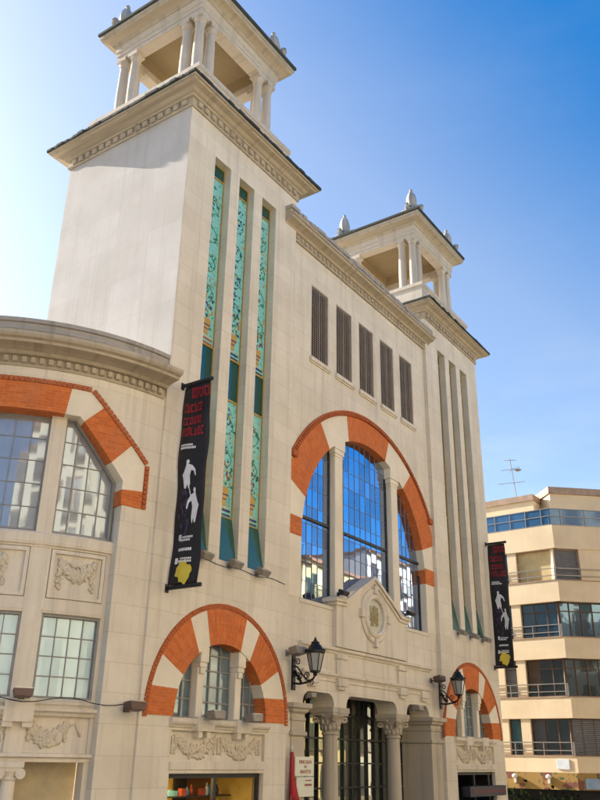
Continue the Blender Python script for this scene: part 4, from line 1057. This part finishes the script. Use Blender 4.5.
# ------------------------------------------------------------------ apartment block at the end of the street
CREAM = stone_mat('cream_render', (.75, .60, .40), joints=False, stain=.35, dark=.75)
COPE = flat_mat('pinkish_coping', (.42, .29, .20), .8, 0, .4); AWN = glass_mat('blue_terrace_glass', (.025, .11, .24), (.4, .6, .85), .04, .05, .1)
SHUT = flat_mat('grey_roller_shutter', (.15, .145, .15), .6); TANW = flat_mat('tan_panel', (.60, .46, .22), .7)
G_NB = glass_mat('neighbour_glass', (.01, .016, .018), (.5, .7, .85), .08, .03, .2); G_NB2 = glass_mat('neighbour_blue_glass', (.01, .05, .09), (.4, .65, .9), .16, .03, .2)
BRN = flat_mat('brown_window_frame', (.10, .055, .03), .6); RAIL = flat_mat('grey_railing', (.30, .28, .25), .4, .4)
YSTRIP, snt, sb = newmat('flowered_yellow_sign'); o_ = tc(snt, 'Object')
c_ = mixc(snt, ramp(snt, noise(snt, o_, 1.6, 3), [(.56, (0,0,0)), (.60, (1,1,1))]), (.30, .18, .04), (.16, .05, .03)); c_ = mixc(snt, ramp(snt, noise(snt, mapping(snt, o_, (1,1,1), (4,2,7)), 2.2, 3), [(.62, (0,0,0)), (.65, (1,1,1))]), c_, (.03, .06, .02))
snt.links.new(c_, sb.inputs['Base Color']); sb.inputs['Roughness'].default_value = .6
def apartment():
    c0 = Vector((30.0, .05, 0)); t_ = root('apartment_block', 'cream apartment block with wrapped balconies, blue glass terrace and brown windows at the street end', 'building', (33, 3, 0))
    dA = R(88); dB = R(-48)
    MA = Matrix.Translation(c0) @ Matrix.Rotation(dA-PI, 4, 'Z')    # local x from -L to 0 ends at the corner, local -y is outside
    MB_ = Matrix.Translation(c0) @ Matrix.Rotation(dB, 4, 'Z')       # local x from 0 on
    LA, LB = 9.0, 14.0
    def both(fn, name, mat, par=t_, bevel=0):
        b = B(); fn(b, -LA, 0, 'A'); b.xf(MA); b2 = B(); fn(b2, 0, LB, 'B'); b2.xf(MB_); merge(b, b2)
        return done(b, name, mat, par, bevel=bevel)
    bands = [(2.69, 3.42), (5.18, 6.17), (8.05, 9.09), (10.92, 12.01), (13.73, 15.0)]
    # core
    def core(b, x0, x1, s): b.box(x0+(0 if s == 'A' else .0), x1, .5, 6, 0, 14.9)
    both(core, 'block_core', CREAM)
    both(lambda b, x0, x1, s: [b.box(x0, x1+(.12 if s == 'A' else 0), 0, .5, z0, z1) for z0, z1 in bands], 'balcony_band', CREAM)
    both(lambda b, x0, x1, s: [b.box(x0, x1+.02, -.03, .1, z1+.001, z1+.05) for z0, z1 in bands[:4]], 'band_coping', COPE)
    # terrace glass on the top band and set-back attic storey
    both(lambda b, x0, x1, s: [b.box(x0, x1+.03, .05, .09, 15.06, 15.92)], 'terrace_glass', AWN)
    def rl(b, x0, x1, s):
        for z in (15.02, 15.5, 15.92): b.box(x0, x1+.03, .02, .11, z, z+.04)
        for k in range(10): x = x0+(x1-x0)*(k+.5)/10; b.box(x-.02, x+.02, .02, .11, 15.0, 15.95)
    both(rl, 'terrace_rail', RAIL)
    def att(b, x0, x1, s): b.box(x0+.0, x1-(1.6 if s == 'A' else -0)+ (0), 2.2, 7, 15, 17.2) if s == 'A' else b.box(x0+1.2, x1, 2.2, 7, 15, 17.5)
    both(att, 'attic_storey', CREAM)
    def cop(b, x0, x1, s): b.box(x0, x1-1.55, 2.1, 7, 17.2, 17.55) if s == 'A' else b.box(x0+1.1, x1, 2.1, 7, 17.5, 17.9)
    both(cop, 'attic_coping', COPE)
    # pillars between the openings, floor by floor
    floors = [(3.42, 5.18), (6.17, 8.05), (9.09, 10.92), (12.01, 13.73)]
    for z0, z1 in floors:
        for M_, spans in ((MA, [(-2.62, -2.12), (-5.0, -3.3), (-9, -7)]), (MB_, [(7.0, 8.0)]+([(1.5, 3.0), (0, .1)] if z0 > 11.5 else []))):
            for a, c in spans: done(B().box(a, c, .06, .5, z0, z1).xf(M_), 'pillar', CREAM, t_)
    rw = random.Random(21); BLIND = [flat_mat('brown_curtain', (.10, .065, .04), .8), flat_mat('grey_blind', (.07, .075, .08), .7), flat_mat('teal_curtain', (.03, .09, .11), .7)]
    # windows
    for fi, (z0, z1) in enumerate(floors):
        g = G_NB2 if fi == 2 else G_NB
        for M_, spans in ((MA, [(-3.3, -2.62), (-2.12, -.04), (-7, -5)]), (MB_, [(.04, 7.0), (8.0, 13.5)])):
            for a, c in spans:
                if fi == 3 and M_ is MB_ and a < 1: a, c = .1, 1.5
                m = SHUT if (fi == 3 and M_ is MB_) else (TANW if fi == 3 and a == -2.12 else g)
                fr_y = .22
                fr = B().prism(rect(a, c, z0+.05, z1-.0), fr_y, fr_y+.1, [rect(a+.06, c-.06, z0+.1, z1-.06)])
                n = max(1, round((c-a)/.62))
                if m is g:
                    for k in range(1, n): x = a+(c-a)*k/n; fr.box(x-.03, x+.03, fr_y+.01, fr_y+.09, z0+.1, z1-.06)
                    if fi > 0: fr.box(a+.06, c-.06, fr_y+.012, fr_y+.088, z1-.5, z1-.45)
                fr.xf(M_); f_ = done(fr, 'window', BRN if m is g else COPE, t_)
                pb = B().box(a+.04, c-.04, fr_y+.05, fr_y+.07, z0+.07, z1-.03).xf(M_); done(pb, 'pane', m, f_)
                if m is g and not (fi == 0 and M_ is MB_):
                    for k in range(n):
                        if rw.random() < .3:
                            xa = a+.06+(c-a-.12)*k/n; xb = a+.06+(c-a-.12)*(k+1)/n; dz = rw.uniform(.2, .85)*(z1-z0)
                            done(B().box(xa+.02, xb-.02, fr_y+.036, fr_y+.048, z1-.08-dz, z1-.07).xf(M_), 'window_blind', BLIND[rw.randrange(3)], f_)
                if m is SHUT or (m is g and fi == 0 and M_ is MB_) or (fi == 1 and a == -3.3):
                    sb_ = B()
                    for k in range(int((z1-z0-.1)/.09)): sb_.box(a+.05, c-.05, fr_y+.015, fr_y+.045, z0+.1+k*.09, z0+.17+k*.09)
                    done(sb_.xf(M_), 'roller_shutter', SHUT, f_)
    def rail(b, x0, x1, s):
        if s == 'A':
            for z0, z1 in floors:
                for z in (z0+.25, z0+.62): b.box(x0, .05, -.02, .02, z, z+.045)
                for k in range(7): x = -9+k*1.5; b.box(x-.02, x+.02, -.02, .02, z0, z0+.64)
                b.box(.03, .07, -.02, .02, z0, z0+.66)
    both(rail, 'balcony_rail', RAIL)
    def rail2(b, x0, x1, s):
        if s == 'B':
            z0 = floors[3][0]
            for z in (z0+.25, z0+.62): b.box(0, x1, -.02, .02, z, z+.045)
    both(rail2, 'upper_rail', RAIL)
    # shop front
    both(lambda b, x0, x1, s: b.box(x0, x1+(.05 if s == 'A' else 0), -.02, .5, 1.93, 2.685), 'flowered_shop_sign', YSTRIP)
    both(lambda b, x0, x1, s: b.box(x0, x1, .2, .5, .13, 1.93), 'shop_front', DARK)
    done(B().box(.4, 1.1, -.08, -.021, 1.98, 2.45).box(1.25, 1.9, -.08, -.021, 1.98, 2.45).xf(MB_), 'blue_light_panel', flat_mat('pale_blue_panel', (.25, .36, .5), .4), t_)
    done(B().box(-.9, -.28, -.04, -.002, 2.85, 3.30).xf(MA), 'wall_plate', flat_mat('white_wall_plate', (.66, .70, .75), .5), t_)
    b = B()
    for x in (-3.1, -1.35): b.ball((x, -.14, 2.5), .13, 2, (1.1, 1, .8)); b.box(x-.05, x+.05, -.14, -.02, 2.2, 2.45)
    done(b.xf(MA), 'shop_spotlight', flat_mat('white_spotlight', (.75, .74, .7), .4), t_)
    b = B(); rr = random.Random(12)
    for k in range(420):
        x = rr.uniform(-3.6, .0); z = .9+abs(rr.gauss(0, .42)); y = rr.uniform(-.6, -.1); a = rr.uniform(0, 6.3); s_ = rr.uniform(.08, .17)
        b.quad([(x, y, z), (x+s_*math.cos(a), y+.03, z+s_*math.sin(a)), (x+s_*math.cos(a+.8), y+s_*.6, z+s_*math.sin(a+.8)), (x+s_*.6*math.cos(a+1.6), y, z+s_*.6*math.sin(a+1.6))])
    o = done(b.xf(MA), 'shop_plant', flat_mat('dark_foliage', (.012, .02, .007), 1.0, 0, .5, 9, 0)); o['label'] = 'dark leafy plants in front of the flowered shop sign'; o['category'] = 'plant'
    # tv antenna
    an = root('tv_antenna', 'leaning television antenna mast on the apartment block roof', 'antenna', (33, 3.0, 17))
    b = B().tube([(33.2, 2.8, 17.0), (33.1, 3.05, 20.3)], .03, 6); done(b, 'mast', RAIL, an)
    b = B(); z = 19.9
    for z, L in ((20.2, .35), (19.6, .55), (18.75, .75)): b.tube([(33.12, 3.0-L, z-.05), (33.12, 3.0+L*1.2, z+.05)], .02, 5)
    for k in range(5): b.tube([(32.9, 2.55+.12*k, 19.45), (33.3, 2.55+.12*k, 19.75)], .014, 5)
    b.lathe(33.12, 2.6, [(.02, 19.4), (.2, 19.48), (.21, 19.5), (.02, 19.46)], 12)
    done(b, 'antenna_bars', RAIL, an)
apartment()

# ------------------------------------------------------------------ buildings across the street (some seen in the glass, others raised for bounce light)
def opposite(name_label, x0, x1, yf, depth, floors, col, seed, shut=(.25, .12, .06), face=0, xf=None):
    """plain town house facing +y at y = yf"""
    rr = random.Random(seed); H = 3.6+floors*3.0+.5
    t_ = root('town_house', name_label, 'building', ((x0+x1)/2, yf-depth/2, 0), 'town houses across the street')
    if xf is None: xf = Matrix.Identity(4)
    else: t_.location = (xf @ Vector(t_.location))
    m = stone_mat('render_%d' % seed, col, joints=False, stain=.4, dark=.75)
    wall = done(B().box(x0, x1, yf-depth, yf, 0, H).xf(xf), 'wall', m, t_)
    done(B().box(x0-.1, x1+.1, yf-depth-.3, yf+.45, H+.002, H+.25).xf(xf), 'roof', flat_mat('tile_roof_%d' % seed, (.30, .16, .09), .9), t_)
    n = max(2, int((x1-x0)/2.6)); fm = flat_mat('shutter_%d' % seed, shut, .7); gm = G_DARK
    proto = None; bal = None
    xs = [x0+(x1-x0)*(k+.5)/n for k in range(n)]
    global WORLD; WORLD = False
    for f in range(floors):
        for x in xs:
            z = 3.9+f*3.0
            if proto is None:
                b = B().prism(rect(-.62, .62, 0, 2.1), -.03, .04, [rect(-.5, .5, .08, 2.0)]); b.box(-.03, .03, -.03, .03, .08, 2.0)
                proto = done(b, 'window', fm, t_); done(B().box(-.5, .5, -.02, .0, .08, 2.0), 'pane', gm, proto); o = proto
                b = B().box(-.95, .95, -.001, .6, -.22, -.05)
                for k in range(13): b.box(-.92+k*.153-.01, -.92+k*.153+.01, .56, .585, -.05, .9)
                b.box(-.95, .95, .55, .6, .9, .95); bal = done(b, 'balcony', IRON, t_); p = bal
            else: o = dup(proto, t_); p = dup(bal, t_) if rr.random() < .75 else None
            L = xf @ Vector((x, yf+.03, z)); o.location = L-t_.location; o.rotation_euler = xf.to_euler()
            if p: p.location = L-t_.location; p.rotation_euler = xf.to_euler()
    WORLD = True
    gb = B()
    for x in xs: gb.box(x-.9, x+.9, yf-.02, yf+.02, .13, 2.7)
    done(gb.xf(xf), 'shop_front', G_DARK, t_)
opposite('unseen tall cream town house with iron balconies across the street', -8, 4, -26, 10, 7, (.78, .68, .50), 1)  # out of view; height and warm colour set to bounce sun onto the front
opposite('unseen tall ochre town house across the street from the near tower', 4, 17, -26, 10, 6, (.72, .56, .34), 2, (.1, .14, .1))  # out of view; made tall as a warm reflector for the market front
opposite('unseen tall cream town house across the street from the entrance', 17, 30, -26, 10, 7, (.76, .68, .52), 3)  # out of view; raised and coloured cream to warm the shaded front
opposite('unseen tall cream town house across the street from the right tower', 30, 44.5, -26, 10, 7, (.72, .62, .42), 4, (.2, .1, .05))  # out of view; extra floors bounce light onto the apartment's right face
opposite('yellow town house further along the opposite side', 45.5, 56, -26, 10, 5, (.75, .60, .30), 5, (.1, .2, .12))
opposite('white town house at the far end of the opposite side', 56.5, 76, -26, 10, 6, (.70, .68, .62), 6)
opposite('tall pale corner house behind the viewpoint', -33, -9, -26, 10, 6, (.78, .70, .55), 8)  # seen in the wing glass; made tall to warm the wing by bounce
opposite('salmon town house on the side street to the left', -8, 8, 0, 9, 3, (.60, .40, .28), 9, (.2, .1, .06), xf=Matrix.Translation((-34, -6, 0)) @ Matrix.Rotation(-PI/2, 4, 'Z'))
